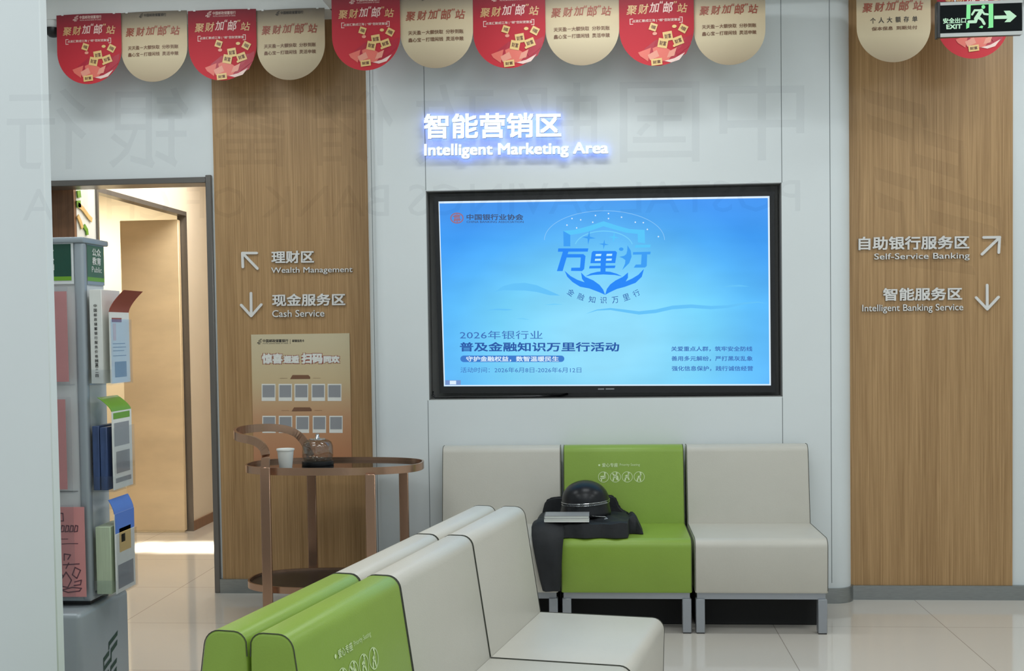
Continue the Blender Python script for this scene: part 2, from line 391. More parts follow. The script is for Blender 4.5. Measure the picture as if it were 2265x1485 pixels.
# soffits: left one set back, right one forward, rounded where they meet
ZSL, ZSR = 3.125, 3.125
g = G(); XS = at(728, 20, 6.05).x
g.box(-4.2, XS+.1, 6.07, YL, ZSL, ZC, M['plaster'])
struct(g, 'trim_3')
g = G()
xs = XS; r_ = .06; pl = [(xs+r_-r_*math.cos(a*PI/16), 5.86+r_-r_*math.sin(a*PI/16)) for a in range(9)]+[(3.9, 5.86), (3.9, YR+.1), (xs, YR+.1)]
n_ = len(pl); g.add([(x, y, ZSR) for x, y in pl]+[(x, y, ZC) for x, y in pl], [[i, (i+1) % n_, n_+(i+1) % n_, n_+i] for i in range(n_)]+[list(range(n_))[::-1], list(range(n_, 2*n_))], M['plaster'], True)
struct(g, 'trim_4')
# white partition close on the left, and the hall's other walls
g = G(); g.box(-4.2, -1.46, 2.98, 3.02, 0, ZC, M['white'], .003, 1); struct(g, 'wall_front_left')
g = G(); g.box(-4.3, -4.2, 2.98, YL+.14, 0, ZC, M['white']); struct(g, 'wall_left')
g = G(); g.box(3.8, 3.9, .9, YR, 0, ZC, M['white']); struct(g, 'wall_far_right')
# corridor and side room beyond the doorway
XC = -3.0; SY0, SY1, SZ = 6.775, 8.243, 2.29
g = G()
g.box(XC-.05, XC, 6.5, SY0-.02, 0, 2.75, M['white']); g.box(XC-.05, XC, SY1+.01, 10.2, 0, 2.75, M['cream']); g.box(XC-.05, XC, SY0-.02, SY1+.01, SZ+.03, 2.75, M['cream'])
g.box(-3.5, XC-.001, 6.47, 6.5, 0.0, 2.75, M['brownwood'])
struct(g, 'wall_corridor_left')
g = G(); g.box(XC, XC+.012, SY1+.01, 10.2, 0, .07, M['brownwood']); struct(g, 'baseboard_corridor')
g = G(); g.box(-1.9, -1.8, YL+.14, 10.2, 0, 2.75, M['cream']); struct(g, 'wall_corridor_right')
g = G(); g.box(-5.2, -1.8, 10.2, 10.3, 0, 2.75, M['cream']); struct(g, 'wall_corridor_end')
g = G(); g.box(-5.2, -1.8, YL+.14, 10.3, 2.75, 2.8, M['cream']); struct(g, 'ceiling_corridor')
g = G(); g.box(-5.2, -5.1, YL+.14, 10.2, 0, 2.75, M['cream']); g.box(-5.1, XC-.1, 9.3, 9.4, 0, 2.75, M['cream']); g.box(-5.1, XC-.06, 6.5, 6.54, 0, 2.75, M['cream']); struct(g, 'wall_side_room')
g = G()
for (y0, y1, z0, z1) in ((SY0-.02, SY0, 0, SZ+.03), (SY1, SY1+.01, 0, SZ+.03), (SY0, SY1, SZ, SZ+.03)): g.box(XC-.055, XC+.012, y0, y1, z0, z1, M['framegrey'])
d2 = struct(g, 'door_2')
g = G(); g.box(-3.46, XC-.03, SY1-.055, SY1-.012, .012, SZ-.03, M['gold'], .004, 1); l_ = g.build('door_leaf', d2); l_['label'] = 'glossy beige door leaf standing open'
# painted sprig on the corridor wall
g = G()
def decal(pts, w, m):
    P = [atx(x, y, XC+.006) for x, y in pts]
    g.tube(P, 0, M[m], prof=[(-.003, -w), (.003, -w), (.003, w), (-.003, w)])
decal([(172, 452), (183, 462), (196, 480), (203, 487)], .014, 'card'); decal([(172, 478), (178, 492), (182, 505)], .014, 'card'); decal([(186, 500), (192, 510), (193, 520)], .014, 'lime')
decal([(171, 430), (178, 429)], .02, 'lime'); decal([(170, 452), (178, 451)], .02, 'lime')
tag(g.build('wall_decoration'), 'yellow and green painted sprig on the pale corridor wall inside the doorway', 'wall decoration')

# ------------------------------------------------------------------ lounge chairs
def bench_parts(root, s, col, printed, width=.598, shade_block=False):
    cm = M[col]; w = width*s/2
    def L(y, z): return (y*s, z*s)
    # backrest profile (y from 0 at the back to negative in front)
    prof = [L(-.004, .17)]+[L(-.004, .75)]
    prof += [L(-.034+.03*math.cos(a), .772+.03*math.sin(a)) for a in [k*PI/2/5 for k in range(1, 6)]]
    prof += [L(-.070+.036*math.cos(a), .764+.038*math.sin(a)) for a in [PI/2+k*(PI/2-.15)/6 for k in range(0, 7)]]
    prof += [L(-.156, .43), L(-.156, .17)]
    def extr(prof, bev, m):
        b = bmesh.new(); A = [b.verts.new((-w, y, z)) for y, z in prof]; B = [b.verts.new((w, y, z)) for y, z in prof]
        n = len(prof); fa = b.faces.new(A); fb = b.faces.new(B[::-1])
        for i in range(n): b.faces.new((A[i], B[i], B[(i+1) % n], A[(i+1) % n]))
        bmesh.ops.recalc_face_normals(b, faces=b.faces[:])
        ed = [e for e in b.edges if (len(e.link_faces) == 2 and (fa in e.link_faces or fb in e.link_faces))]
        bmesh.ops.bevel(b, geom=ed, offset=bev, segments=3, affect='EDGES', profile=.5)
        gg = G(); gg.bm(b, m, True); return gg
    def pipe(prof, inset, parent):
        for sx in (-1, 1):
            gg = G(); gg.tube([(sx*(w-inset), y, z) for y, z in prof], .0012*s, M['seam'], 5, up=(1, 0, 0)); gg.build('piping', parent)
    bg_ = extr(prof, .007*s, cm)
    if printed:
        y0, z0, y1, z1 = -.106*s, .764*s, -.156*s, .43*s      # the sloping front face
        nrm = Vector((0, -(z0-z1), -(y0-y1)*-1)); nrm = Vector((0, -1, .14)).normalized()
        def face(u, v):                                     # u across in metres from the middle, v metres down from the top edge
            t = v/math.hypot(y1-y0, z1-z0)
            return Vector((u, y0+(y1-y0)*t, z0+(z1-z0)*t))+nrm*.0016
        pm = M['print_']
        text(bg_, '爱心专座', lambda u, v: face((-.105+.078*u)*s, (.066-.020*v)*s), pm, .02)
        text(bg_, 'Priority Seating', lambda u, v: face((-.018+.098*u)*s, (.064-.016*v)*s), pm, 0)
        bg_.poly([face(x*s, y*s) for x, y in circ(-.118, .056, .005)], pm)
        for k, cx in enumerate((-.098, -.04, .018, .076)):
            for q in ring_quads(cx, .114, .0265, .0265, .0026): bg_.poly([face(x*s, y*s) for x, y in q], pm)
            fig = [[(cx+.006, 0.0990), (cx+.003, 0.1150), (cx-.008, 0.1170), (cx-.011, 0.1310)], [(cx+.006, 0.1050), (cx-.007, 0.1090)], [(cx+.003, 0.1150), (cx+.008, 0.1270)]]
            if k == 0: fig = [[(cx+.006, 0.1010), (cx+.008, 0.1190), (cx-.014, 0.1210)], [(cx-.012, 0.1120), (cx+.006, 0.1110)], [(cx-.010, 0.1210), (cx-.010, 0.1310)]]
            if k == 1: fig += [[(cx-.012, 0.0990), (cx-.004, 0.1090)], [(cx+.010, 0.1110), (cx+.013, 0.1290)]]
            if k == 3: fig = [[(cx+.008, 0.1010), (cx+.004, 0.1170), (cx-.006, 0.1190), (cx-.010, 0.1330)], [(cx+.006, 0.1090), (cx-.004, 0.1130)], [(cx+.004, 0.1190), (cx+.006, 0.1330)]]
            for st in fig:
                for q in stroke2(st, .0065): bg_.poly([face(x*s, y*s) for x, y in q], pm)
            bg_.poly([face(x*s, y*s) for x, y in circ(cx+.007, .094, .005, n=12)], pm)
    bo = bg_.build('backrest', root)
    p2 = [(y-(.0 if i else 0), z) for i, (y, z) in enumerate(prof[:-1])]
    pipe(prof[1:-1], .0022*s, bo)
    sp = [L(-.157, .185), L(-.157, .428)]
    sp += [L(-.558-.04*math.sin(a), .39+.04*math.cos(a)) for a in [k*PI/2/6 for k in range(0, 7)]]
    sp += [L(-.592+.0, .195), L(-.585, .185)]
    so = extr(sp, .007*s, cm).build('seat', root)
    pipe(sp[1:-1], .0022*s, so)
    f = G()
    f.box(-w+.01*s, w-.01*s, -.575*s, -.545*s, .155*s, .184*s, M['legs']); f.box(-w+.01*s, w-.01*s, -.06*s, -.03*s, .14*s, .168*s, M['legs'])
    for sx in (-1, 1): f.box(sx*(w-.03*s)-.016*s, sx*(w-.03*s)+.016*s, -.545*s, -.06*s, .15*s, .169*s, M['legs'])
    f.box(-w+.05*s, w-.05*s, -.54*s, -.07*s, .165*s, .184*s, M['under'])
    f.build('frame', root)
    if shade_block: f = G(); f.box(-w+.012*s, w-.012*s, -.42*s, -.08*s, 0, .150*s, M['under'], .004, 1); f.build('shade_block', root)  # black block added to darken the space under the seat
    for sx in (-1, 1):
        for yy in (-.585, -.055):
            lg = G(); lg.box(sx*(w-.024*s)-.02*s, sx*(w-.024*s)+.02*s, yy*s, (yy+.045)*s, .004, .158*s, M['legs'], .003, 1)
            lg.box(sx*(w-.024*s)-.018*s, sx*(w-.024*s)+.018*s, (yy+.003)*s, (yy+.042)*s, 0, .005, M['black'])
            lg.build('leg', root)
TH = .2064
d_ = Vector((math.sin(TH), math.cos(TH), 0)); O_ = Vector((-.384, 4.145, 0)); GR = 'chairs of the double row'; GB = 'chairs along the wall under the screen'
dn = 'green printed lounge chair facing right at the near end of the double row'
for k, (col, lab) in enumerate((('beige', 'beige armless lounge chair facing right, farthest in the back-to-back row, its whole seat showing'),
                                ('beige', 'beige armless lounge chair facing right, middle of the back-to-back row beside the green one'),
                                ('green', dn))):
    c = O_-d_*(.6*(k+.5))
    r = thing('lounge_chair', lab, 'chair', c, PI/2-TH, GR); bench_parts(r, 1, col, col == 'green')
for k, (col, lab) in enumerate((('beige', 'beige lounge chair facing left, farthest of those seen only by their backrest tops'),
                                ('beige', 'beige lounge chair facing left, between the green and the far beige backrest tops'),
                                ('green', 'green lounge chair facing left, nearest backrest at the bottom left of the double row'))):
    c = O_-d_*(.6*(k+.5))
    r = thing('lounge_chair', lab, 'chair', c, PI/2-TH+PI, GR); bench_parts(r, 1, col, False)
SB = 1.04
for x, col, lab in ((-.527, 'beige', 'beige lounge chair against the wall, left of the green one, half hidden'),
                    (.098, 'green', 'green lounge chair against the wall with a helmet and black jacket on it'),
                    (.722, 'beige', 'empty beige lounge chair against the wall, right of the green chair with the helmet')):
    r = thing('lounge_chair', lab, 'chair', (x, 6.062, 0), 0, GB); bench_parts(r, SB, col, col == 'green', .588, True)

# ------------------------------------------------------------------ things left on the green chair
zs = .4495
def jacket():
    g = G(); nx, ny = 56, 30
    X0, X1, Y0, Y1 = at(1180, 1160, 5.6).x, at(1422, 1160, 5.62).x, 5.46, 5.855
    def top(u, v):
        e = min(1, min(u, 1-u)/.05)**.5*min(1, min(v, 1-v)/.04)**.5
        h = .066+.004*math.sin(u*17+v*5)+.003*math.sin(v*13-u*7)+.002*math.sin(u*41+v*23)
        if u > .86: h *= .85+.3*math.sin((u-.86)/.14*PI*1.5)
        return h*e
    def edge(u, v):
        x = X0+(X1-X0)*u; y = Y0+(Y1-Y0)*v
        if u > .86: y = Y0+.11+(Y1-Y0-.2)*v*(1-.3*(u-.86)/.14)
        y += .008*math.sin(u*23)*(1-v)
        return x, y
    vs = []; fs = []
    for j in range(ny+1):
        for i in range(nx+1):
            u, v = i/nx, j/ny; x, y = edge(u, v); vs.append((x, y, zs+.002+top(u, v)))
    B = len(vs)
    for j in range(ny+1):
        for i in range(nx+1):
            u, v = i/nx, j/ny; x, y = edge(u, v); vs.append((x, y, zs))
    w = nx+1
    for j in range(ny):
        for i in range(nx):
            a = j*w+i; fs.append([a, a+1, a+w+1, a+w]); fs.append([B+a, B+a+w, B+a+w+1, B+a+1])
    for i in range(nx): fs.append([i, B+i, B+i+1, i+1]); a = ny*w+i; fs.append([a, a+1, B+a+1, B+a])
    for j in range(ny): a = j*w; fs.append([a, a+w, B+a+w, B+a]); a = j*w+nx; fs.append([a, B+a, B+a+w, a+w])
    g.add(vs, fs, M['cloth'], True)
    root = thing('jacket', 'crumpled black jacket spread under the helmet on the green wall chair', 'jacket', (0, 0, 0))
    g.build('body', root)
    g = G(); YC = 5.858
    ol = [(1196, 1152), (1202, 1122), (1206, 1110), (1214, 1103), (1230, 1100), (1290, 1098), (1348, 1095), (1360, 1099), (1366, 1108), (1370, 1122), (1382, 1132), (1394, 1136), (1396, 1156)]
    P = [at(x, y, YC) for x, y in ol]; b_ = bmesh.new(); V = [b_.verts.new(p) for p in P]; b_.faces.new(V)
    r_ = bmesh.ops.extrude_face_region(b_, geom=b_.faces[:])
    for v in [e for e in r_['geom'] if isinstance(e, bmesh.types.BMVert)]: v.co.y += .026
    bmesh.ops.recalc_face_normals(b_, faces=b_.faces[:]); bmesh.ops.bevel(b_, geom=b_.edges[:], offset=.009, segments=3, affect='EDGES')
    g.bm(b_, M['cloth'], True); g.build('collar', root)
    # sleeve hanging over the front left corner of the seat
    g = G(); P = []; n = 14
    path = [(1218, 5.60, .50, .075), (1214, 5.53, .508, .078), (1212, 5.47, .500, .078), (1211, 5.435, .468, .076), (1211, 5.418, .42, .07), (1213, 5.412, .34, .06), (1216, 5.412, .26, .05), (1218, 5.414, .21, .042)]
    rows = []
    for k, (px, y, z, hw) in enumerate(path):
        x = at(px, 1160, y).x; row = []
        t = Vector((0, path[min(k+1, 7)][1]-path[max(k-1, 0)][1], path[min(k+1, 7)][2]-path[max(k-1, 0)][2])).normalized(); nn = Vector((0, t.z, -t.y))
        if nn.y > 0 and k > 2: nn = -nn
        if k <= 2: nn = Vector((0, 0, 1))
        for a in range(n):
            an = 2*PI*a/n; rr = .022*(1+.35*math.sin(3*an+k))
            row.append(Vector((x+hw*math.cos(an), y, z))+nn*rr*math.sin(an))
        rows += row
    fs = [[k*n+a, k*n+(a+1) % n, (k+1)*n+(a+1) % n, (k+1)*n+a] for k in range(len(path)-1) for a in range(n)]+[list(range(n)), [(len(path)-1)*n+a for a in range(n)][::-1]]
    g.add(rows, fs, M['cloth'], True); g.build('sleeve', root)
jacket()
hc = at(1296, 1128, 5.68); hz = zs+.078
hc = Vector((at(1295, 1110, 5.72).x, 5.72, zs+.0745)); rx = .118
root = thing('helmet', 'glossy black half helmet with a chrome chain band, lying on the jacket', 'helmet', hc)
g = G(); H_ = .165
g.lathe(hc, [(rx*1.06, 0), (rx*1.075, .006), (rx*1.05, .02), (rx*1.0, .045), (rx*.985, .07)]+[(rx*.98*math.cos(a), .07+(H_-.07)*math.sin(a)) for a in [k*PI/2/10 for k in range(1, 10)]]+[(.003, H_)], M['helm'], 40, sy=1.05)
g.build('shell', root, hc)
g = G()
for dz in (.055, .0655): g.tube([hc+Vector((rx*1.0*math.cos(a), rx*1.055*math.sin(a), dz+.007*math.cos(a))) for a in [2*PI*k/40 for k in range(40)]], .0022, M['silver'], 6, closed=True)
for k in range(34):
    a = PI+.5+(PI-1.0)*k/33; p = hc+Vector((rx*1.01*math.cos(a), rx*1.06*math.sin(a), .0605+.007*math.cos(a)))
    g.tube([p+Vector((.003, -.002, -.006)), p+Vector((-.003, -.003, 0)), p+Vector((.003, -.002, .006))], .0018, M['silver'], 5)
g.build('chain_band', root, hc)
g = G()
sb = at(1335, 1150, 5.52)
g.tube([Vector((hc.x+.03, 5.595, zs+.083)), Vector((hc.x+.06, 5.565, zs+.084)), Vector((hc.x+.095, 5.54, zs+.087)), Vector((hc.x+.106, 5.53, zs+.080)), Vector((hc.x+.092, 5.53, zs+.078))], .003, M['silver'], 6)
g.build('strap_buckle', root, hc)
b0, b1 = at(1204, 1150, 5.462), at(1303, 1150, 5.462); zb = zs+.0745
for k, (h0, h1, lab, cm) in enumerate(((0, .016, 'white-paged book lying flat under another, left front of the helmet', 'paper'), (.0165, .030, 'grey-covered book on top of the white one, left front of the helmet', 'bookg'))):
    r = thing('book', lab, 'book', (b0.x, 5.462, zb+h0), 0, 'books beside the helmet')
    g = G(); g.box(b0.x+.001, b1.x-.002, 5.463, 5.582, zb+h0+.002, zb+h1-.002, M['bookw']); g.build('pages', r, r.location)
    g = G(); g.box(b0.x, b1.x, 5.462, 5.584, zb+h1-.0022, zb+h1, M[cm]); g.box(b0.x, b1.x, 5.462, 5.584, zb+h0, zb+h0+.0022, M[cm]); g.box(b0.x-.001, b0.x+.002, 5.462, 5.584, zb+h0, zb+h1, M[cm]); g.build('cover', r, r.location)

# ------------------------------------------------------------------ the big screen
YT = 6.115
root = thing('television', 'large wall screen showing a blue banking campaign, set in a dark niche', 'television', (0, YT, 1.1))
sTL, sTR, sBL, sBR = at(970, 446, YT), at(1702, 434, YT), at(982, 855, YT), at(1705, 853, YT)
smap = bil(sTL, sTR, sBL, sBR)
ZX = lambda X, Y: ((X/2.696+920), (Y/2.696+390))
def scr(X, Y, k=1):                  # from the pixels of a close look at the screen to the screen plane
    x, y = ZX(X, Y); p = at(x, y, YT); p.y -= .0006*k; return p
g = G(); bz = .024
o_ = [sTL+Vector((-bz, 0, bz)), sTR+Vector((bz, 0, bz)), sBR+Vector((bz, 0, -bz*1.5)), sBL+Vector((-bz, 0, -bz*1.5))]
i_ = [sTL, sTR, sBR, sBL]; f_ = Vector((0, -.004, 0)); bk = Vector((0, .05, 0))
g.add(o_+i_+[p+f_ for p in o_]+[p+f_ for p in i_], [[8+k, 8+(k+1) % 4, 12+(k+1) % 4, 12+k][::-1] for k in range(4)]+[[k, (k+1) % 4, 8+(k+1) % 4, 8+k] for k in range(4)]+[[4+k, 4+(k+1) % 4, 12+(k+1) % 4, 12+k][::-1] for k in range(4)], M['black'])
g.add([p for p in o_]+[p+bk for p in o_], [[0, 1, 2, 3], [4, 5, 6, 7]]+[[k, (k+1) % 4, 4+(k+1) % 4, 4+k] for k in range(4)], M['black'])
mk = (sBL+sBR)/2
for u0, u1 in ((-.04, -.008), (.0, .045)): g.poly([mk+Vector((x, -.005, z)) for x, z in ((u0, -.019), (u1, -.019), (u1, -.013), (u0, -.013))], M['pgrey'])
g.build('housing', root, root.location)
# screen picture
def screen_mat():
    m = bpy.data.materials.new('screen_picture'); m.use_nodes = True; nt = m.node_tree; nt.nodes.clear()
    o = nt.nodes.new('ShaderNodeOutputMaterial'); e = nt.nodes.new('ShaderNodeEmission'); nt.links.new(e.outputs[0], o.inputs[0])
    tc = nt.nodes.new('ShaderNodeTexCoord'); mp = nt.nodes.new('ShaderNodeMapping'); nt.links.new(tc.outputs['Object'], mp.inputs[0])
    gr = nt.nodes.new('ShaderNodeTexGradient'); gr.gradient_type = 'SPHERICAL'
    mp.inputs['Location'].default_value = (0, 0, -.36); mp.inputs['Scale'].default_value = (1.02, 0, 1.25)
    nt.links.new(mp.outputs[0], gr.inputs[0])
    r = nt.nodes.new('ShaderNodeValToRGB'); nt.links.new(gr.outputs['Fac'], r.inputs[0])
    st = [(0, (66, 160, 250)), (.2, (86, 182, 252)), (.45, (126, 218, 253)), (.8, (164, 234, 254))]
    while len(r.color_ramp.elements) < 4: r.color_ramp.elements.new(.5)
    for el, (p, c) in zip(r.color_ramp.elements, st): el.position = p; el.color = lin(c)
    # deeper blue towards the top, cyan towards the bottom
    sp = nt.nodes.new('ShaderNodeSeparateXYZ'); nt.links.new(tc.outputs['Object'], sp.inputs[0])
    mr = nt.nodes.new('ShaderNodeMapRange'); mr.inputs[1].default_value = .02; mr.inputs[2].default_value = 1.0; nt.links.new(sp.outputs[2], mr.inputs[0])
    r2 = nt.nodes.new('ShaderNodeValToRGB'); nt.links.new(mr.outputs[0], r2.inputs[0])
    st = [(0, (126, 208, 254)), (.45, (110, 204, 254)), (.8, (72, 158, 244)), (1, (88, 142, 232))]
    while len(r2.color_ramp.elements) < 4: r2.color_ramp.elements.new(.5)
    for el, (p, c) in zip(r2.color_ramp.elements, st): el.position = p; el.color = lin(c)
    mx = nt.nodes.new('ShaderNodeMix'); mx.data_type = 'RGBA'; mx.inputs[0].default_value = .4
    nt.links.new(r.outputs[0], mx.inputs[6]); nt.links.new(r2.outputs[0], mx.inputs[7])
    n = nt.nodes.new('ShaderNodeTexNoise'); n.inputs['Scale'].default_value = 2.2; mp3 = nt.nodes.new('ShaderNodeMapping'); mp3.inputs['Scale'].default_value = (1, 1, 2.6)
    nt.links.new(tc.outputs['Object'], mp3.inputs[0]); nt.links.new(mp3.outputs[0], n.inputs['Vector'])
    mr3 = nt.nodes.new('ShaderNodeMapRange'); mr3.inputs[1].default_value = .3; mr3.inputs[2].default_value = .7; mr3.inputs[3].default_value = .92; mr3.inputs[4].default_value = 1.06
    nt.links.new(n.outputs[0], mr3.inputs[0]); nt.links.new(mx.outputs[2], e.inputs[0]); nt.links.new(mr3.outputs[0], e.inputs[1])
    return m
SM = screen_mat()
EB = dict(d=emis('screen_navy', (48, 92, 168)), m=emis('screen_mid_blue', (66, 112, 186)), l=emis('screen_cobalt', (46, 138, 250)), c=emis('screen_azure', (66, 160, 246)), t=emis('screen_turquoise', (92, 200, 252)),
          w=emis('screen_white', (222, 240, 255)), h=emis('screen_hill', (104, 196, 250)), h2=emis('screen_hill_soft', (118, 208, 252)), p=emis('screen_pill', (66, 126, 206)), r=emis('screen_plum', (156, 112, 132)), k=emis('screen_slate', (70, 92, 130)),
          b=emis('screen_badge', (120, 150, 205)), g=emis('screen_glow', (186, 238, 254)), s=emis('screen_star_line', (150, 205, 250)))
g = G()
g.add([p+Vector((0, -.0005, 0)) for p in (sTL, sTR, sBR, sBL)], [[0, 3, 2, 1]], SM)
def sp_(pts, m, k=1): g.poly([scr(x, y, k) for x, y in pts], EB[m])
for q in ([(133, 150), (2107, 118), (2107, 130), (133, 163)], [(133, 150), (140, 150), (174, 1252), (166, 1252)], [(2098, 118), (2108, 118), (2118, 1247), (2108, 1247)], [(166, 1246), (2117, 1240), (2117, 1248), (166, 1253)]): sp_(q, 'w', 2)
# far hills: soft crescents
def hill(top, dy, m, k=1):
    sp_(top+[(x, y+dy*(1-abs(2*i/(len(top)-1)-1)**2)) for i, (x, y) in list(enumerate(top))[::-1]], m, k)
hill([(470, 690), (520, 655), (580, 640), (650, 636), (720, 650), (800, 685), (860, 712)], 46, 'h')
hill([(420, 800), (480, 790), (540, 792), (580, 797)], 10, 'h'); hill([(760, 768), (820, 760), (880, 765)], 8, 'h2')
hill([(1010, 822), (1080, 795), (1160, 786), (1240, 795), (1330, 806), (1430, 795), (1530, 772), (1640, 765), (1760, 774), (1860, 770), (1960, 752), (2040, 748), (2100, 760)], 22, 'h')
hill([(1810, 665), (1870, 650), (1930, 648), (1990, 658)], 12, 'h'); hill([(590, 850), (640, 846), (680, 858)], 8, 'h2')
def sline(s_, x0, y0, x1, y1, m, off=0, k=3, sl=0, shear=0):
    text(g, s_, bil(scr(x0, y0-sl, k), scr(x1, y0+sl, k), scr(x0, y1-sl, k), scr(x1, y1+sl, k)), EB[m], off, shear=shear)
for q in ring_quads(245, 250, 40, 33, 7): sp_(q, 'r', 3)
for st in ([(225, 240), (262, 236)], [(228, 262), (265, 258)], [(235, 232), (232, 268)], [(256, 232), (258, 266)], [(245, 228), (246, 272)]):
    for q in stroke2(st, 8): sp_(q, 'r', 3)
sline('中国银行业协会', 302, 226, 640, 262, 'k', .025); sline('CHINA BANKING ASSOCIATION', 302, 266, 642, 279, 'k', .01)
sline('2026年银行业', 262, 922, 755, 972, 'm', 0); sline('普及金融知识万里行活动', 262, 990, 1212, 1046, 'd', .022)
pill = [(284+0, 1070), (866, 1070)]+[(866+19*math.sin(a), 1089-19*math.cos(a)) for a in [k*PI/8 for k in range(1, 8)]]+[(866, 1108), (284, 1109)]+[(284-19*math.sin(a), 1089.5+19*math.cos(a)) for a in [k*PI/8 for k in range(1, 8)]]
sp_(pill, 'p', 2); sline('守护金融权益，数智温暖民生', 300, 1074, 852, 1106, 'w', .02)
sline('活动时间：2026年6月8日-2026年6月12日', 266, 1140, 986, 1172, 'm', 0)
sline('关爱重点人群，筑牢安全防线', 1522, 1015, 2006, 1045, 'm', .015); sline('善用多元解纷，严打黑灰乱象', 1524, 1073, 2008, 1103, 'm', .015); sline('强化信息保护，践行诚信经营', 1526, 1132, 2010, 1162, 'm', .015)
sp_([(175, 1217), (267, 1217), (267, 1245), (175, 1245)], 'b', 2); sp_([(202, 1220), (240, 1220), (240, 1242), (202, 1242)], 'w', 3)
# emblem
E8 = lambda x, y: ((1200+x/6.75-920)*2.696, (460+y/6.75-390)*2.696)
def em(pts, m, k=4): sp_([E8(x, y) for x, y in pts], m, k)
for q in ring_quads(925, 480, 900, 440, 7, 40, PI, 2*PI): em(q, 's', 2)
for x, y in ((440, 160), (570, 180), (790, 115), (985, 85), (985, 160), (1180, 140), (750, 215), (365, 258), (1385, 215), (1505, 222), (1565, 322), (510, 300), (1730, 430)): em(circ(x, y, 11, n=8), 'w', 3)
em([(310, 345), (480, 330), (700, 270), (910, 200), (910, 275), (700, 350), (530, 388), (415, 405)], 't'); em([(310, 345), (415, 405), (415, 575), (315, 575)], 'c')
em([(910, 200), (1110, 265), (1300, 318), (1525, 330), (1420, 390), (1250, 372), (1080, 325), (910, 275)], 't'); em([(1525, 330), (1530, 530), (1425, 515), (1420, 390)], 't')
for q in ring_quads(915, 590, 440, 250, 14, 24, PI+.2, 2*PI-.2): em(q, 'h2', 3)
for cx, cy, r, m in ((690, 445, 105, 'c'), (1065, 440, 80, 't'), (918, 545, 75, 'c')):
    em([(cx+(r if k % 2 == 0 else r*.22)*math.cos(k*PI/4+.1), cy+(r if k % 2 == 0 else r*.22)*math.sin(k*PI/4+.1)) for k in range(8)], m, 5)
em([(235, 606), (685, 606), (675, 654), (230, 656)], 'l'); em([(305, 650), (388, 650), (300, 945), (215, 945)], 'l')
em([(350, 692), (610, 692), (642, 720), (622, 915), (590, 945), (425, 942), (430, 895), (560, 893), (572, 742), (340, 742)], 'l')
em([(755, 645), (1090, 645), (1112, 668), (1085, 825), (715, 828), (735, 668)], 'l')
for q in ([(795, 690), (880, 688), (872, 720), (790, 722)], [(958, 688), (1042, 686), (1036, 718), (952, 720)], [(786, 762), (872, 760), (866, 790), (780, 792)], [(952, 760), (1036, 758), (1030, 788), (948, 790)]): em(q, 'g', 5)
em([(868, 820), (945, 820), (940, 960), (865, 960)], 'l'); em([(703, 868), (1090, 862), (1078, 900), (695, 906)], 'l')
em([(640, 1025), (720, 980), (820, 955), (910, 948), (1010, 955), (1110, 985), (1190, 1025), (1080, 1003), (910, 995), (750, 1003)], 'l', 3)
em(circ(1175, 618, 34, 26), 'c'); em([(1268, 560), (1318, 640), (1330, 730), (1295, 825), (1190, 928), (1232, 835), (1236, 780), (1195, 750), (1145, 733), (1220, 716), (1252, 690), (1265, 640)], 'c')
em([(1388, 556), (1615, 550), (1608, 592), (1375, 596)], 't'); em([(1352, 662), (1615, 655), (1608, 695), (1348, 700)], 'c')
em([(1480, 698), (1562, 694), (1556, 868), (1530, 892), (1362, 894), (1392, 848), (1470, 846)], 'c')
em([(330, 940), (420, 1020), (520, 1075), (628, 1112), (590, 1060), (575, 965), (640, 1032), (760, 1085), (850, 1150), (905, 1220), (935, 1300), (850, 1262), (700, 1205), (560, 1178), (450, 1110), (370, 1030)], 'l', 3)
em([(1515, 912), (1430, 1000), (1340, 1055), (1242, 1100), (1275, 1045), (1276, 965), (1200, 1030), (1090, 1085), (1010, 1145), (960, 1212), (935, 1300), (1000, 1264), (1110, 1212), (1230, 1180), (1390, 1120), (1482, 1030)], 'l', 3)
for ch, cx, cy, rot in zip('金融知识万里行', (425, 575, 740, 910, 1085, 1250, 1400), (1265, 1330, 1370, 1380, 1375, 1335, 1275), (35, 20, 8, 0, -8, -20, -28)):
    a = math.radians(rot); uv, fs = text_geo(ch, 0)
    pts = [E8(cx+(u-.5)*98*math.cos(a)-(.5-v)*98*math.sin(a), cy+(u-.5)*98*math.sin(a)+(.5-v)*98*math.cos(a)) for u, v in uv]
    g.add([scr(x, y, 4) for x, y in pts], fs, EB['d'])
g.build('display', root, root.location)
g = G(); zc = NZ0+.012
cp = [at(958, 866, 6.10), at(957, 874, 6.10), at(963, 883, 6.095), at(990, 884, 6.1), at(1020, 878, 6.1), at(1050, 883, 6.1), at(1085, 886, 6.1), at(1120, 882, 6.1), at(1180, 882, 6.11), at(1240, 880, 6.15), at(1256, 872, 6.16)]
cp = [Vector((p.x, p.y, max(p.z, NZ0+.012))) for p in cp]
g.tube(cp, .006, M['black'], 6); tag(g.build('cable'), 'black power cable lying along the bottom left of the screen niche', 'cable')

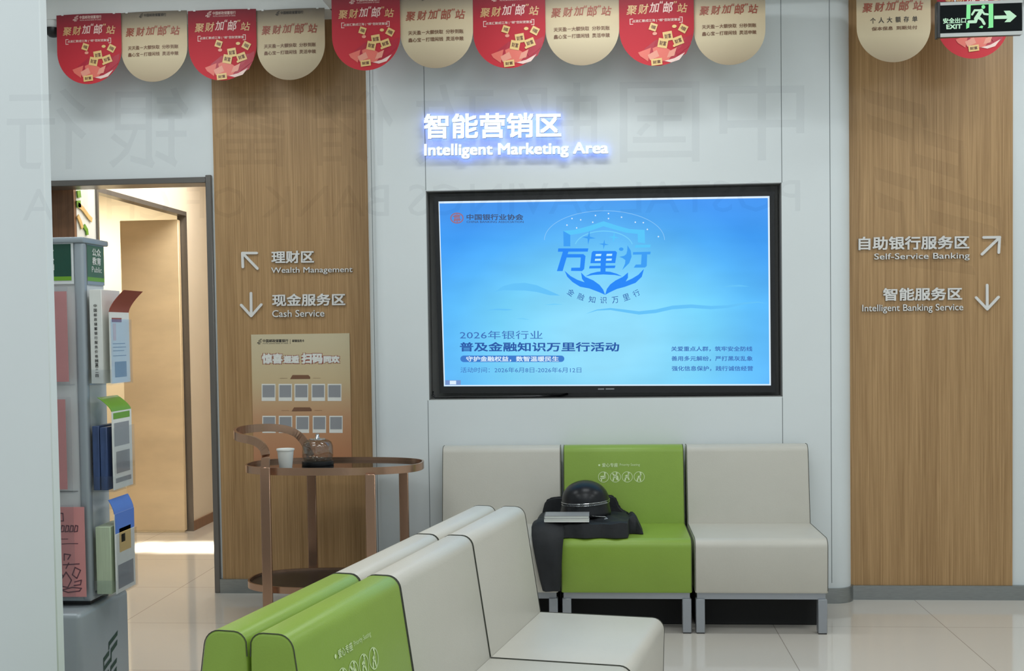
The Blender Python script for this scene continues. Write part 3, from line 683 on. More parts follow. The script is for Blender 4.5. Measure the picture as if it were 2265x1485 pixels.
# ------------------------------------------------------------------ writing on the walls
root = thing('illuminated_sign', 'white glowing letters on the wall above the screen', 'sign', (-.9, YW, 2.3))
off = Vector((0, .016, 0)); YF = YW-.042
g = G(); f = pxq(937, 250, 1242, 306, YF); text(g, '智能营销区', f, M['glow'], .028, off, M['halo'], 3); g.build('chinese_lettering', root, root.location)
f = pxq(938, 316, 1346, 350, YF); cuts = word_cuts('Intelligent Marketing Area', .034)
for a, b in zip(cuts, cuts[1:]): g = G(); text(g, 'Intelligent Marketing Area', f, M['glow'], .034, off, M['halo'], 3, pick=lambda u: a <= u < b); g.build('english_lettering', root, root.location)
def dirsign(label, Y, cn, cnb, en, enb, strokes, w, loc):
    r = thing('direction_sign', label, 'sign', loc, 0, 'direction signs on the wood panels')
    th = Vector((0, .009, 0)); Yf = Y-.010
    g = G(); text(g, cn, pxq(*cnb, Yf), M['brand'], .024, th, M['back'], 3); g.build('chinese_lettering', r, r.location)
    cuts = word_cuts(en, .008)
    for a, b in zip(cuts, cuts[1:]): g = G(); text(g, en, pxq(*enb, Yf), M['brand'], .008, th, M['back'], 3, pick=lambda u: a <= u < b); g.build('english_lettering', r, r.location)
    g = G()
    for k, st in enumerate(strokes):
        for q in stroke2(st, w): g.poly([at(x, y, Yf-.0006*k) for x, y in q], M['brand'], (0, .009, 0))
    g.build('arrow', r, r.location)
c3 = lambda x, y: (480+x/2.97, 500+y/2.97)
c4 = lambda x, y: (1780+x/4.243, 450+y/4.243)
YA = YL-.012
dirsign('wealth management sign with an up-left arrow on the left wood panel', YA, '理财区', (*c3(357, 163), *c3(637, 245)), 'Wealth Management', (*c3(355, 270), *c3(890, 318)),
        [[c3(166, 178), c3(260, 178)], [c3(166, 178), c3(169, 270)], [c3(172, 184), c3(265, 280)]], 5.6, (-1.9, YA, 1.8))
dirsign('cash service sign with a down arrow on the left wood panel', YA, '现金服务区', (*c3(362, 445), *c3(843, 526)), 'Cash Service', (*c3(362, 552), *c3(705, 598)),
        [[c3(222, 442), c3(224, 590)], [c3(158, 520), c3(224, 592)], [c3(290, 517), c3(224, 592)]], 5.6, (-1.9, YA, 1.55))
dirsign('self-service banking sign with an up-right arrow on the right wood panel', YR, '自助银行服务区', (*c4(505, 308), *c4(1545, 434)), 'Self-Service Banking', (*c4(652, 466), *c4(1548, 540)),
        [[c4(1680, 320), c4(1832, 318)], [c4(1830, 320), c4(1822, 462)], [c4(1828, 322), c4(1665, 478)]], 5.8, (1.6, YR, 1.85))
dirsign('intelligent banking service sign with a down arrow on the right wood panel', YR, '智能服务区', (*c4(735, 792), *c4(1478, 912)), 'Intelligent Banking Service', (*c4(540, 946), *c4(1488, 1030)),
        [[c4(1713, 768), c4(1714, 988)], [c4(1610, 885), c4(1714, 994)], [c4(1820, 880), c4(1714, 994)]], 5.8, (1.6, YR, 1.6))

# poster with cards
root = thing('poster', 'tan poster with a white headline and two rows of cards on the left wood panel', 'poster', at(665, 880, YA))
pc = lambda X, Y, k=0: at(540+X/5.12, 730+Y/5.12, YA-.006-.0006*k)
pm_ = ramp_mat('poster_print', [(0, (190, 134, 98)), (.3, (198, 152, 114)), (.6, (208, 186, 146)), (1, (208, 196, 164))], 2, -.32, .36, rough=.25)
g = G()
P0, P1 = pc(78, 52), pc(1192, 40); P2 = pc(1240, 1560); P3 = pc(110, 1560)
g.poly([Vector((P0.x, P0.y, (P0.z+P1.z)/2)), Vector((P0.x, P0.y, P2.z)), Vector((P1.x, P0.y, P2.z)), Vector((P1.x, P0.y, (P0.z+P1.z)/2))], pm_, (0, .0055, 0))
logo(g, lambda u, v: pc(145+58*u, 165-65*v, 1), M['pdark'])
def pl_(s_, x0, y0, x1, y1, m, off=0, k=1, sl=-.006):
    d = sl*(x1-x0)/2
    text(g, s_, bil(pc(x0, y0-d, k), pc(x1, y0+d, k), pc(x0, y1-d, k), pc(x1, y1+d, k)), M[m], off)
pl_('中国邮政储蓄银行', 210, 106, 500, 142, 'pdark', .02); pl_('POSTAL SAVINGS BANK OF CHINA', 212, 148, 500, 160, 'pdark'); g.poly([pc(x, y, 1) for x, y in ((520, 106), (524, 106), (524, 160), (520, 160))], M['pdark'])
pl_('邮储信用卡', 545, 108, 680, 140, 'pdark', .02)
for s_, b in (('惊喜', (200, 268, 436, 385)), ('邂逅', (444, 290, 624, 380)), ('扫码', (650, 264, 890, 382)), ('同欢', (898, 292, 1082, 376))):
    pl_(s_, b[0]-7, b[1]-6, b[2]+7, b[3]+8, 'redtext', .1, 1); pl_(s_, *b, 'paper', .055, 3)
for y, dx in ((512, 0), (878, 17)):
    g.poly([pc(x+dx, yy, 1) for x, yy in ((520, y+46), (548, y), (728, y), (748, y+22), (748, y+44))], M['browntext'])
    g.poly([pc(x+dx, yy, 1) for x, yy in ((405, y+36), (490, y+36), (490, y+39), (405, y+39))], M['browntext']); g.poly([pc(x+dx, yy, 1) for x, yy in ((780, y+34), (865, y+34), (865, y+37), (780, y+37))], M['browntext'])
for y0, y1, xs_ in ((612, 806, ((198, 355), (390, 542), (570, 726), (762, 916), (945, 1102))), (974, 1168, ((206, 358), (392, 545), (585, 736), (776, 928), (965, 1116)))):
    for x0, x1 in xs_:
        g.poly([pc(x, y, 1) for x, y in ((x0, y0), (x1, y0), (x1, y1), (x0, y1))], M['paper'])
        g.poly([pc(x, y, 2) for x, y in ((x0+10, y0+14), (x1-10, y0+14), (x1-10, y1-42), (x0+10, y1-42))], M['pgrey'])
g.build('sheet', root, root.location)

# ------------------------------------------------------------------ pennants under the soffit
PW, PH = .358, .372
def pennant(x0, x1, ybot, Y, kind, label, first=False):
    a = at(x0, ybot-60, Y); b = at(x1, ybot-60, Y); zb = at((x0+x1)/2, ybot, Y).z
    w = b.x-a.x; cx = (a.x+b.x)/2; top = zb+PH
    root = thing('pennant', label, 'pennant', (cx, Y, top), random.uniform(-.03, .03), 'pennants under the ceiling edge')
    g = G(); R_ = w/2; z0 = -(PH-R_*1.02)
    out = [(-R_, 0), (-R_, z0)]+[(-R_*math.cos(t), z0-R_*1.02*math.sin(t)) for t in [k*PI/28 for k in range(1, 28)]]+[(R_, z0), (R_, 0)]
    bow = lambda x, z: -.010*(1-(x/R_)**2)-.012*(z/-PH)**2
    vs = [Vector((x, bow(x, z), z)) for x, z in out]
    # grid-free sheet: front and back skins a millimetre apart
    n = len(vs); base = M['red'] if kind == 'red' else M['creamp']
    b_ = bmesh.new(); V = [b_.verts.new((x, 0, z)) for x, z in out]; b_.faces.new(V[::-1])
    for k in range(1, 9):
        bmesh.ops.bisect_plane(b_, geom=b_.verts[:]+b_.edges[:]+b_.faces[:], plane_co=(-R_+w*k/9, 0, 0), plane_no=(1, 0, 0))
        bmesh.ops.bisect_plane(b_, geom=b_.verts[:]+b_.edges[:]+b_.faces[:], plane_co=(0, 0, -PH*k/9), plane_no=(0, 0, 1))
    for v in b_.verts: v.co.y = bow(v.co.x, v.co.z)
    r_ = bmesh.ops.extrude_face_region(b_, geom=b_.faces[:])
    for v in [e for e in r_['geom'] if isinstance(e, bmesh.types.BMVert)]: v.co.y += .0012
    bmesh.ops.recalc_face_normals(b_, faces=b_.faces[:])
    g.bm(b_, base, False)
    s = w/450.                                         # print laid out on a 450-unit wide field, y down from the top edge
    def P(x, y, k=1): X, Z = (x-225)*s, -y*s; return Vector((X, bow(X, Z)-.0006-.0005*k, Z))
    def T(t, x0, y0, x1, y1, m, off=0, shear=0, k=1): text(g, t, lambda u, v: P(x0+(x1-x0)*u, y1+(y0-y1)*v, k), M[m], off, shear=shear)
    def Q(pts, m, k=1): g.poly([P(x, y, k) for x, y in pts], M[m])
    if kind == 'red':
        logo(g, lambda u, v: P(118+44*u, 48-40*v), M['pinkink']); T('中国邮政储蓄银行', 168, 12, 320, 34, 'pinkink', .01); T('POSTAL SAVINGS BANK OF CHINA', 170, 38, 318, 46, 'pinkink')
        for ch, x0, x1, y0, y1, m in (('聚', 48, 108, 84, 142, 'goldink'), ('财', 118, 176, 80, 140, 'goldink'), ('加', 186, 240, 74, 134, 'pinkink'), ('“', 246, 264, 66, 82, 'pinkink'), ('邮', 268, 324, 72, 140, 'pinkink'), ('”', 330, 348, 70, 84, 'goldink'), ('站', 352, 410, 84, 140, 'goldink')):
            T(ch, x0, y0, x1, y1, m, .012, .18)
        for q in ((64, 164, 382, 168), (64, 196, 382, 200), (64, 164, 68, 200), (378, 164, 382, 200)): Q([(q[0], q[1]), (q[2], q[1]), (q[2], q[3]), (q[0], q[3])], 'pinkink')
        T('点滴汇聚成江海 | “邮”您财更聚富', 78, 172, 370, 192, 'pinkink', .015)
        # open envelope of gold cards
        Q([(150, 352), (220, 300), (300, 282), (400, 290), (440, 270), (430, 330), (400, 390), (330, 425), (240, 440), (180, 420)], 'envd', 1)
        Q([(112, 372), (190, 346), (172, 430), (160, 420), (125, 395)], 'env', 2); Q([(200, 350), (250, 330), (330, 380), (290, 430), (215, 428)], 'env', 2)
        Q([(170, 390), (225, 362), (240, 400), (185, 424)], 'envl', 3); Q([(300, 372), (345, 350), (330, 400), (285, 410)], 'envl', 3)
        Q([(270, 430), (330, 415), (395, 380), (360, 425), (310, 440)], 'pinkink', 3); Q([(335, 376), (420, 318), (428, 336), (350, 398)], 'envd', 4)
        for cx, cy, w_, h_, an in ((205, 222, 44, 44, .35), (385, 236, 48, 46, .5), (292, 280, 56, 56, -.15), (262, 322, 58, 56, .2), (354, 310, 60, 52, -.35), (224, 434, 66, 40, -.1)):
            ca, sa = math.cos(an), math.sin(an); R2 = lambda x, y: (cx+x*ca-y*sa, cy+x*sa+y*ca)
            Q([R2(-w_/2, -h_/2), R2(w_/2, -h_/2), R2(w_/2, h_/2), R2(-w_/2, h_/2)], 'card', 5)
            text(g, '财富' if w_ > 50 else '福', lambda u, v: P(*R2((u-.5)*w_*.7, (.5-v)*h_*.5), 6), M['browntext'], .02)
        Q(circ(332, 222, 14, 10, 12), 'card', 4); Q(circ(214, 262, 14, 10, 12), 'envl', 4); Q(circ(330, 340, 8, 8, 10), 'card', 6)
    else:
        logo(g, lambda u, v: P(130+30*u, 40-30*v), M['pdark']); T('中国邮政储蓄银行', 165, 14, 315, 34, 'pdark', .01)
        for ch, x0, x1, y0, y1 in (('聚', 38, 96, 102, 160), ('财', 110, 166, 100, 158), ('加', 178, 232, 98, 154), ('“', 236, 254, 92, 108), ('邮', 258, 316, 96, 162), ('”', 322, 340, 94, 108), ('站', 344, 402, 100, 158)):
            T(ch, x0, y0, x1, y1, 'redtext', .012, .18)
        if kind == 'cream':
            T('天天盈－大额快取  分秒到账', 50, 220, 392, 246, 'browntext', .015); T('鑫心宝－打理闲钱  灵活申赎', 50, 264, 392, 290, 'browntext', .015)
        else:
            for ch, x in zip('个人大额存单', (82, 132, 182, 234, 284, 336)): T(ch, x, 194, x+32, 230, 'pdark', .01)
            T('保本保息  到期兑付', 90, 252, 366, 276, 'browntext', .012)
    # hanging loop that reaches the soffit
    o = g.build('sheet', root)
    zs_ = (ZSL if Y > 6 else ZSR)
    for sx in (-1, 1):
        t = G(); t.box(sx*R_*.8-.006, sx*R_*.8+.006, -.006, -.004, -.004, max(.006, zs_-top+.001), M['whitepl']); t.build('tape', root)
PY = [(127, 270, 188, 6.055, 'red', 'leftmost red pennant with gold cards, hanging beside the white partition'),
      (268, 416, 183, 6.062, 'cream', 'leftmost cream pennant, above the doorway between two red ones'),
      (418, 568, 180, 6.055, 'red', 'red pennant above the left edge of the left wood panel'),
      (568, 720, 179, 6.062, 'cream', 'cream pennant in front of the left wood panel'),
      (735, 886, 158, 5.845, 'red', 'red pennant above the right edge of the left wood panel, lower part over white wall'),
      (886, 1047, 153, 5.853, 'cream', 'cream pennant above the glowing letters, at their left end'),
      (1047, 1207, 153, 5.845, 'red', 'red pennant straight above the glowing letters'),
      (1207, 1370, 147, 5.853, 'cream', 'cream pennant above the right end of the glowing letters'),
      (1370, 1535, 148, 5.845, 'red', 'red pennant right of the glowing letters, above the right half of the screen'),
      (1535, 1693, 146, 5.853, 'cream', 'cream pennant above the right end of the screen, last before the gap'),
      (1895, 2058, 140, 5.850, 'deposit', 'cream pennant with deposit wording, above the right wood panel, left of the exit sign'),
      (2073, 2230, 132, 5.845, 'red', 'red pennant half hidden behind the exit sign')]
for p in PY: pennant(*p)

# ------------------------------------------------------------------ exit sign
YE = 5.1
e0, e1 = at(2072, 4, YE), at(2262, 82, YE); xl, xr = e0.x, e1.x; zt, zb_ = at(2167, 4, YE).z+.004, at(2167, 80, YE).z
root = thing('exit_sign', 'lit green and black exit sign with running figure hung at upper right', 'sign', ((xl+xr)/2, YE, zt))
g = G(); g.box(xl+.008, xr, YE+.001, YE+.03, zb_+.002, zt-.002, M['black'], .002, 1); g.box(xl, xl+.014, YE-.004, YE+.032, zb_-.002, zt+.002, M['black'], .002, 1); g.build('housing', root, root.location)
for z0, z1 in ((zt-.014, zt-.001), (zb_+.001, zb_+.016)): g = G(); g.box(xl+.012, xr, YE-.002, YE+.002, z0, z1, M['whitepl']); g.build('edge_strip', root, root.location)
ec = lambda X, Y, k=1: at(1805+X/4.924, Y/4.924, YE-.001-.0004*k)
g = G()
g.poly([ec(1335, 20, 0), ec(1335, 400, 0), ec(2240, 370, 0), ec(2240, 5, 0)], M['exitblack'])
def eq(pts, m, k=1): g.poly([ec(x, y, k) for x, y in pts], M[m])
eq([(1640, 32), (1930, 16), (1930, 45), (1640, 60)], 'exitgreen'); eq([(1640, 55), (1684, 55), (1680, 208), (1636, 210)], 'exitgreen'); eq([(1636, 250), (1672, 250), (1668, 300), (1636, 315)], 'exitgreen'); eq([(1880, 40), (1930, 40), (1930, 300), (1868, 306), (1880, 290)], 'exitgreen')
eq(circ(1822, 76, 21), 'exitgreen', 2)
for st, w in (([(1800, 118), (1742, 205)], 44), ([(1800, 112), (1728, 112), (1700, 158)], 22), ([(1808, 120), (1832, 152), (1870, 156)], 22), ([(1748, 200), (1738, 236), (1664, 238)], 32), ([(1770, 190), (1808, 216), (1832, 258)], 30)):
    for q in stroke2(st, w): eq(q, 'exitpale', 3)
eq([(1772, 300), (1800, 278), (1822, 285), (1812, 308)], 'exitgreen', 3)
eq([(1940, 172), (2050, 168), (2078, 168), (2045, 118), (2110, 116), (2185, 175), (2115, 240), (2052, 242), (2085, 204), (2050, 206), (1940, 208)], 'exitpale', 2)
f = bil(ec(1382, 198, 2), ec(1632, 190, 2), ec(1384, 258, 2), ec(1634, 250, 2)); text(g, '安全出口', f, M['exitpale'], .025)
f = bil(ec(1418, 268, 2), ec(1590, 262, 2), ec(1420, 318, 2), ec(1588, 312, 2)); text(g, 'EXIT', f, M['exitpale'], .03)
g.build('face', root, root.location)
for x in (xl+.08, xr-.08): g = G(); g.tube([(x, YE+.015, zt-.004), (x, YE+.015, ZC+.001)], .004, M['silver'], 8); g.build('hanging_rod', root, root.location)

# security camera at the soffit's left end
p = at(99, 44, 6.02)
root = thing('security_camera', 'small dark dome camera under the ceiling edge at far left', 'camera', (p.x, p.y, ZSL))
g = G(); g.lathe((p.x-.005, 6.12, ZSL-.04), [(.03, 0), (.04, .02), (.045, .041)], M['whitepl'], 20); g.build('mount', root, root.location)
g = G(); g.lathe((p.x-.005, 6.12, ZSL-.085), [(.004, 0), (.02, .004), (.034, .018), (.04, .035), (.041, .048)], M['black'], 20); g.build('dome', root, root.location)

# ------------------------------------------------------------------ tea trolley
CZ = .760
LEG = dict(a=(588, 5.50), b=(820, 5.50), c=(893, 5.93), d=(692, 5.93))
lp = {k: at(px, 1100, Y) for k, (px, Y) in LEG.items()}
cxl, cxr = at(549, 1045, 5.72).x, at(936, 1028, 5.72).x
cc = Vector(((cxl+cxr)/2, 5.72, 0)); A_, B_ = (cxr-cxl)/2, .245
root = thing('tea_trolley', 'bronze oval tea trolley with black trays in front of the left wood panel', 'trolley', (cc.x, cc.y, 0))
def oval(a, b, n=64):
    out = []
    for k in range(n):
        t = 2*PI*k/n; c, s = math.cos(t), math.sin(t); e = .78
        out.append(Vector((cc.x+a*math.copysign(abs(c)**e, c), cc.y+b*math.copysign(abs(s)**e, s), 0)))
    return out
def tray(z, name, m, rim):
    g = G(); o = oval(A_-.008, B_-.008); g.poly([p+Vector((0, 0, z)) for p in o], M[m], (0, 0, .008)); t = g.build(name, root, root.location)
    g = G(); o1, o2 = oval(A_, B_), oval(A_-.009, B_-.009); n = len(o1)
    z0, z1 = z-.012, z+rim
    v = [p+Vector((0, 0, z0)) for p in o1]+[p+Vector((0, 0, z1)) for p in o1]+[p+Vector((0, 0, z1)) for p in o2]+[p+Vector((0, 0, z0)) for p in o2]
    g.add(v, [[r*n+k, r*n+(k+1) % n, ((r+1) % 4)*n+(k+1) % n, ((r+1) % 4)*n+k] for r in range(4) for k in range(n)], M['rose'], True)
    g.build('rim', t)
    bpy.context.view_layer.update()
    return t
tray(CZ, 'tray', 'blackglass', .024); tray(.185, 'lower_tray', 'grille', .02)
for o in root.children:
    for c in o.children: c.location = -Vector(root.location)
rect = [(-.023, -.008), (.023, -.008), (.023, .008), (-.023, .008)]
YF_, YB_ = cc.y-B_-.005, cc.y+B_+.005
xa, xb, xc, xd = at(588, 1100, YF_).x, at(820, 1100, YF_).x, at(893, 1100, YB_-.06).x, at(690, 1100, YB_).x
def leg(x, y, z1, dy=0):
    g = G(); g.box(x-.024, x+.024, y-.010, y+.008, 0.0, z1, M['rose'], .003, 1); g.build('leg', root, root.location)
leg(xa, YF_, CZ+.03); leg(xb, YF_, CZ-.005); leg(xc, YB_-.05, CZ-.005); leg(xd, YB_, CZ+.03)
def pt(x, y, Y): return at(x, y, Y)
hp = [Vector((xa, YF_, CZ+.028)), pt(588, 1000, YF_), pt(578, 985, YF_), pt(562, 975, YF_+.01), pt(542, 971, YF_+.02), pt(524, 967, YF_+.05), pt(518, 960, YF_+.10), pt(524, 954, YF_+.17), pt(542, 950, YF_+.26), pt(570, 947, YF_+.35), pt(602, 946, YF_+.42), pt(635, 950, YF_+.47), pt(658, 960, YB_), pt(674, 978, YB_), pt(683, 1000, YB_), Vector((xd, YB_, CZ+.028))]
def smooth(p, it=2):
    for _ in range(it):
        q = [p[0]]
        for a, b in zip(p, p[1:]): q += [a*.75+b*.25, a*.25+b*.75]
        p = q+[p[-1]]
    return p
g = G(); g.tube(smooth(hp), 0, M['rose'], prof=[(-.007, -.02), (.007, -.02), (.007, .02), (-.007, .02)], smooth=False); g.build('handle', root, root.location)
# paper cup
c0 = at(632, 1028, cc.y-.12); c0 = Vector((c0.x, c0.y, CZ+.0085))
g = G(); g.lathe(c0, [(.030, 0), (.031, .002), (.040, .088), (.044, .09), (.044, .097), (.042, .098), (.038, .094), (.029, .004)], M['paper'], 28)
tag(g.build('paper_cup', None, c0), 'white paper cup standing on the black top of the trolley', 'cup')
c1 = at(703, 1020, cc.y+.03); c1 = Vector((c1.x, c1.y, CZ+.0085))
root = thing('glass_teapot', 'clear glass teapot on a black warmer on the trolley top, right of the cup', 'teapot', c1)
g = G(); g.lathe(c1, [(.078, 0), (.08, .004), (.078, .02), (.07, .024)], M['black'], 32); g.build('warmer', root, c1)
g = G(); z0 = .0245
prf = [(.058, z0), (.072, z0+.004), (.078, z0+.02), (.077, z0+.07), (.07, z0+.09), (.055, z0+.1), (.04, z0+.104)]
g.lathe(c1, prf+[(r-.003, z) for r, z in prf[::-1]], M['glass'], 36); g.build('body', root, c1)
g = G(); g.lathe(c1, [(.041, z0+.1045), (.041, z0+.108), (.012, z0+.112), (.008, z0+.12), (.012, z0+.128), (.006, z0+.133)], M['silver'], 20); g.build('lid', root, c1)

# ------------------------------------------------------------------ brochure stand
YK = 3.9; XK = -1.782; root = thing('brochure_stand', 'grey brochure stand with a green header beside the white partition', 'brochure stand', (-2.0, 4.0, 0))
ZT = at(193, 524, YK).z; ZB = at(200, 1335, YK).z; XL = -2.36
ro = root.location
g = G(); g.box(XL, XK+.004, 3.797, 4.203, 0, ZB-.012, M['rackbase'], .02, 3)
lm = lambda u, v: Vector((XK+.0052, 3.86+.22*u, at(232, 1480, 3.95).z-.02+.27*v))
la, lb = atx(213, 1485, XK+.005), atx(262, 1400, XK+.005)
lm = lambda u, v: Vector((XK+.0052, la.y+(lb.y-la.y)*u, (lb.z+.012)-.235+.235*v))
logo(g, lm, M['logog'])
g.build('pedestal', root, ro)
g = G(); g.box(XL+.02, XK-.02, 3.93, 4.08, ZB-.014, ZB+.01, M['black']); g.build('swivel', root, ro)
g = G(); g.box(XL, XK-.012, YK+.012, 4.09, ZB+.006, ZT-.02, M['rackwhite']); g.box(XL, XK-.004, YK+.004, 4.1, ZB+.006, ZB+.03, M['rackgrey'], .003, 1); g.build('body', root, ro)
g = G(); g.box(XK-.036, XK, YK, YK+.036, ZB+.006, ZT-.015, M['rackgrey'], .012, 4); g.build('post', root, ro)
g = G(); g.box(XL, XK+.004, YK-.006, 4.105, ZT-.02, ZT, M['rackgrey'], .005, 2); g.build('top_cap', root, ro)
def rectp(x0, y0, x1, y1, Y): return [at(x0, y0, Y), at(x0, y1, Y), at(x1, y1, Y), at(x1, y0, Y)]
g = G()
a_, b_ = at(112, 540, YK), at(158, 622, YK); zt_, zb2, zl = at(135, 540, YK).z, at(135, 621, YK).z, at(135, 612, YK).z
g.box(XL, b_.x+.008, YK+.002, YK+.012, zb2-.012, zt_+.008, M['rackwhite'])
g.poly([(XL, YK+.001, zl), (b_.x, YK+.001, zl), (b_.x, YK+.001, zt_), (XL, YK+.001, zt_)], M['dgreen']); g.poly([(XL, YK+.001, zb2), (b_.x, YK+.001, zb2), (b_.x, YK+.001, zl), (XL, YK+.001, zl)], M['lime'])
text(g, '公众教育区', lambda u, v: Vector((b_.x-.23+.17*u, YK-.0002, zl+.055+.04*v)), M['paper'], .02); text(g, 'Public Education Board', lambda u, v: Vector((b_.x-.23+.17*u, YK-.0002, zl+.022+.02*v)), M['paper'])
h = g.build('front_header', root, ro); h['label'] = 'dark green header panel with a lime stripe'
g = G(); XH = XK-.006
g.box(XK-.012, XH, YK+.045, 4.085, zb2-.012, zt_+.008, M['rackgrey'])
g.poly([(XH+.0008, YK+.045, zl), (XH+.0008, 4.083, zl), (XH+.0008, 4.083, zt_), (XH+.0008, YK+.045, zt_)], M['mgreen']); g.poly([(XH+.0008, YK+.045, zb2), (XH+.0008, 4.083, zb2), (XH+.0008, 4.083, zl), (XH+.0008, YK+.045, zl)], M['lime'])
text(g, '公众', lambda u, v: Vector((XH+.0014, YK+.085+.07*u, zl+.075+.028*v)), M['paper'], .02); text(g, '教育', lambda u, v: Vector((XH+.0014, YK+.085+.07*u, zl+.044+.028*v)), M['paper'], .02); text(g, 'Public', lambda u, v: Vector((XH+.0014, YK+.08+.08*u, zl+.018+.02*v)), M['paper'])
g.build('side_header', root, ro)
# pockets
rows = [(636, 850), (878, 1087), (1115, 1318)]
XO = XK+.088
for k, (y0, y1) in enumerate(rows):
    z1, z0 = at(150, y0, YK).z, at(165, y1, YK).z
    g = G(); g.box(XL, XK-.045, YK-.03, YK-.027, z0, z1-.0, M['acrylic']); g.box(XL, XK-.045, YK-.027, YK+.012, z0-.004, z0, M['acrylic']); g.build('front_pocket', root, ro)
    z1, z0 = at(245, y0+70, YK).z, at(245, y1, YK).z
    g = G(); g.box(XO, XO+.003, YK+.01, YK+.185, z0+.0, z1, M['acrylic']); g.box(XK-.01, XO+.003, YK+.01, YK+.185, z0-.004, z0, M['acrylic']); g.box(XK-.01, XO, YK+.008, YK+.011, z0-.004, z0+.05, M['acrylic']); g.build('side_pocket', root, ro)
# sheets behind the front pockets
GS = 'papers in the brochure stand'
for k, (x1, y0, y1, lab) in enumerate(((150, 645, 845, 'plain pink sheet in the top front pocket of the brochure stand'), (147, 884, 1083, 'plain pink sheet in the middle front pocket of the brochure stand'), (189, 1122, 1322, 'pink sheet with a plum line drawing in the bottom front pocket of the stand'))):
    q1 = at(x1, (y0+y1)/2, YK-.02); zt2, zb3 = at(x1-20, y0, YK-.02).z, at(x1-20, y1, YK-.02).z; zb3 = max(zb3, at(165, rows[k][1], YK).z+.0005)
    g = G(); xl_ = q1.x-.21; c_ = Vector((xl_, YK-.02, zb3))
    g.box(xl_, q1.x, YK-.022, YK-.020, zb3, zt2, M['pink'])
    if k == 2:
        Y_ = YK-.0226
        def dl(pts, w=3):
            for q in stroke2(pts, w): g.poly([at(x, y, Y_) for x, y in q], M['pinkd'])
        dl([(129, 1136), (139, 1136), (140, 1153), (130, 1153), (129, 1136)], 2.4)
        for x in (134, 144, 154, 164): dl([(x, 1176), (x+3, 1163), (x+8, 1164), (x+7, 1176), (x, 1177)], 2.4)
        dl([(133, 1193), (150, 1193)], 1.6); dl([(137, 1204), (150, 1203), (172, 1203)], 1.8)
        for s_ in ([(142, 1240), (142, 1226), (156, 1228), (150, 1238)], [(140, 1250), (175, 1248)], [(160, 1272), (166, 1256), (178, 1262), (170, 1280), (160, 1272)], [(136, 1282), (146, 1266), (158, 1284), (150, 1300), (138, 1298), (136, 1282)], [(165, 1288), (180, 1284), (178, 1294), (164, 1296)], [(136, 1306), (160, 1300), (180, 1302), (176, 1308), (150, 1311), (136, 1306)], [(133, 1265), (140, 1276)], [(146, 1258), (152, 1246)]): dl(s_, 2.6)
    tag(g.build('pink_sheet', None, c_), lab, 'sheet', GS)
def side_slab(name, lab, xa_, xb_, ya, yb, ztop, zbot, m, parts=(), cat='booklet'):
    c_ = Vector((xa_, ya, zbot)); r = thing(name, lab, cat, c_, 0, GS)
    g = G(); g.box(xa_, xb_, ya, yb, zbot, ztop, M[m], .0015, 1); return r, g, c_
zr = [at(245, y1, YK).z for _, y1 in rows]
X0 = XK+.004
# row 1: white book with black spine writing, then a leaflet with a folded red top
r, g, c_ = side_slab('booklet', 'thick white book with black writing down its spine, top side pocket', X0+.008, X0+.052, YK+.014, YK+.17, at(225, 640, YK).z, zr[0]+.001, 'paper')
for i, ch in enumerate('中国邮政储蓄银行服务价格目录'):
    z = at(222, 672+i*10.2, YK).z; text(g, ch, lambda u, v: Vector((X0+.024+.011*u, YK+.0132, z-.012+.011*v)), M['pdark'], .01)
for i, ch in enumerate('二〇二四'):
    z = at(222, 828-32+i*10, YK).z; text(g, ch, lambda u, v: Vector((X0+.024+.011*u, YK+.0132, z-.014+.011*v)), M['pdark'], .01)
g.build('cover', r, c_)
def leaflet(lab, xo, ztop, zbot, flap_m, flap_len, lean, body='paper', prints=()):
    c_ = Vector((xo, YK+.015, zbot)); r = thing('leaflet', lab, 'leaflet', c_, 0, GS)
    g = G(); y0, y1 = YK+.015, YK+.18
    g.box(xo, xo+.003, y0, y1, zbot, ztop, M[body])
    for (u0, u1, v0, v1, m) in prints:
        xx = xo+.0036; g.poly([(xx, y0+(y1-y0)*u0, zbot+(ztop-zbot)*v0), (xx, y0+(y1-y0)*u1, zbot+(ztop-zbot)*v0), (xx, y0+(y1-y0)*u1, zbot+(ztop-zbot)*v1), (xx, y0+(y1-y0)*u0, zbot+(ztop-zbot)*v1)], M[m])
    g.build('sheet', r, c_)
    g = G(); P = [Vector((xo+lean*(t**1.5), 0, ztop+flap_len*t)) for t in [k/6 for k in range(7)]]
    vs = []
    for p in P: vs += [(p.x, y0, p.z), (p.x, y1, p.z)]
    vs += [(v[0]+.0025, v[1], v[2]) for v in vs]; n = 14; fs = []
    for k in range(6):
        a = 2*k; fs += [[a, a+1, a+3, a+2], [n+a, n+a+2, n+a+3, n+a+1], [a, a+2, n+a+2, n+a], [a+1, n+a+1, n+a+3, a+3]]
    fs += [[0, n, n+1, 1], [12, 13, n+13, n+12]]
    g.add(vs, fs, M[flap_m], True); g.build('flap', r, c_)
pr = ((.1, .6, .86, .92, 'redtext'), (.12, .75, .55, .56, 'pgrey'), (.12, .8, .5, .51, 'pgrey'), (.12, .7, .45, .46, 'pgrey'), (.12, .8, .38, .39, 'pgrey'), (.2, .8, .08, .3, 'pgrey'), (.15, .3, .6, .84, 'pinkink'))
leaflet('grey leaflet with a red folded top, leaning out of the top side pocket', X0+.076, at(260, 690, YK).z, zr[0]+.001, 'redtext', .075, .055, prints=pr)
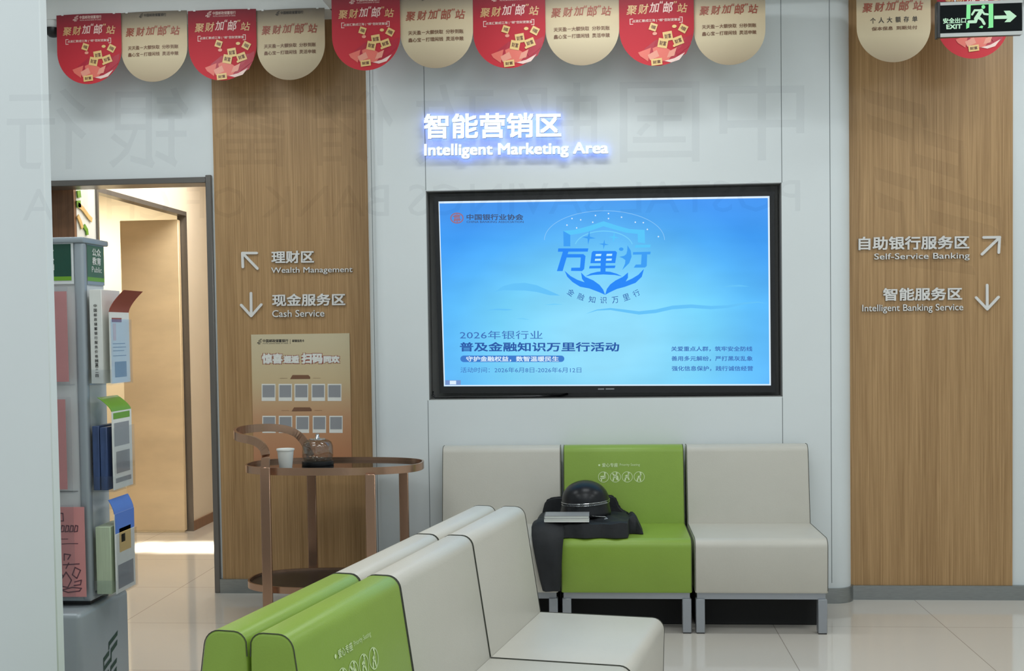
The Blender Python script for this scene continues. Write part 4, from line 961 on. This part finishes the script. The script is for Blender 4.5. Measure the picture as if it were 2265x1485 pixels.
# row 2
for k, (xa_, xb_, lab) in enumerate(((X0+.006, X0+.030, 'navy booklet nearer the post in the middle side pocket'), (X0+.033, X0+.058, 'navy booklet farther from the post in the middle side pocket'))):
    r, g, c_ = side_slab('booklet', lab, xa_, xb_, YK+.014, YK+.17, at(228, 944+3*k, YK).z, zr[1]+.001, 'blue'); g.build('cover', r, c_)
leaflet('printed leaflet with a curling green top in the middle side pocket', X0+.076, at(262, 912, YK).z, zr[1]+.001, 'lime', .05, -.05, prints=((.05, .9, .9, .98, 'lime'), (.08, .85, .55, .85, 'pgrey'), (.15, .85, .2, .48, 'pgrey'), (.1, .9, .08, .14, 'pgrey')))
# row 3
r, g, c_ = side_slab('booklet', 'pale green stack of folders in the bottom side pocket', X0+.008, X0+.062, YK+.014, YK+.17, at(240, 1168, YK).z, zr[2]+.001, 'lgreen'); g.build('cover', r, c_)
leaflet('blue flyer with small figures tilting out of the bottom side pocket', X0+.076, at(262, 1140, YK).z, zr[2]+.001, 'skyp', .05, -.02, prints=((.0, 1, .75, 1, 'skyp'), (.2, .8, .5, .8, 'card'), (.15, .6, .42, .5, 'paper'), (.1, .9, .05, .35, 'pgrey'), (.3, .5, .62, .72, 'pdark')))

# ------------------------------------------------------------------ shop window between the camera and the hall, with faint mirrored lettering as a slightly darker see-through tint
def film(name, k):
    m = bpy.data.materials.new(name); m.use_nodes = True; nt = m.node_tree; nt.nodes.clear()
    o = nt.nodes.new('ShaderNodeOutputMaterial'); t = nt.nodes.new('ShaderNodeBsdfTransparent'); t.inputs[0].default_value = (*k, 1); nt.links.new(t.outputs[0], o.inputs[0]); return m
YG = 1.2
g = G(); g.poly([(-1.5, YG, 0), (3.8, YG, 0), (3.8, YG, ZC), (-1.5, YG, ZC)], film('window_glass', (.995, 1, .998)))
win = struct(g, 'window_1')
FM = film('tinted_lettering', (.935, .935, .94))
g = G()
for k, ch in enumerate('中国邮政储蓄银行'):
    cx = 1685-226*k
    if ch == '中': x0, x1, y0, y1 = cx-94, cx+94, 150, 355
    else: x0, x1, y0, y1 = cx-88, cx+88, 178, 356
    f = pxq(x0, y0+(1685-cx)*.012, x1, y1+(1685-cx)*.012, YG-.002)
    uv, fs = text_geo(ch, 0)
    g.add([f(1-u, v) for u, v in uv], [q[::-1] for q in fs], FM)
f = pxq(50, 408, 1770, 478, YG-.002); uv, fs = text_geo('POSTAL SAVINGS BANK OF CHINA', 0)
g.add([f(1-u, v) for u, v in uv], [q[::-1] for q in fs], FM)
f = pxq(1900, 190, 2235, 610, YG-.002)
logo(g, lambda u, v: f(1-u, v), FM)
g.build('lettering', win)
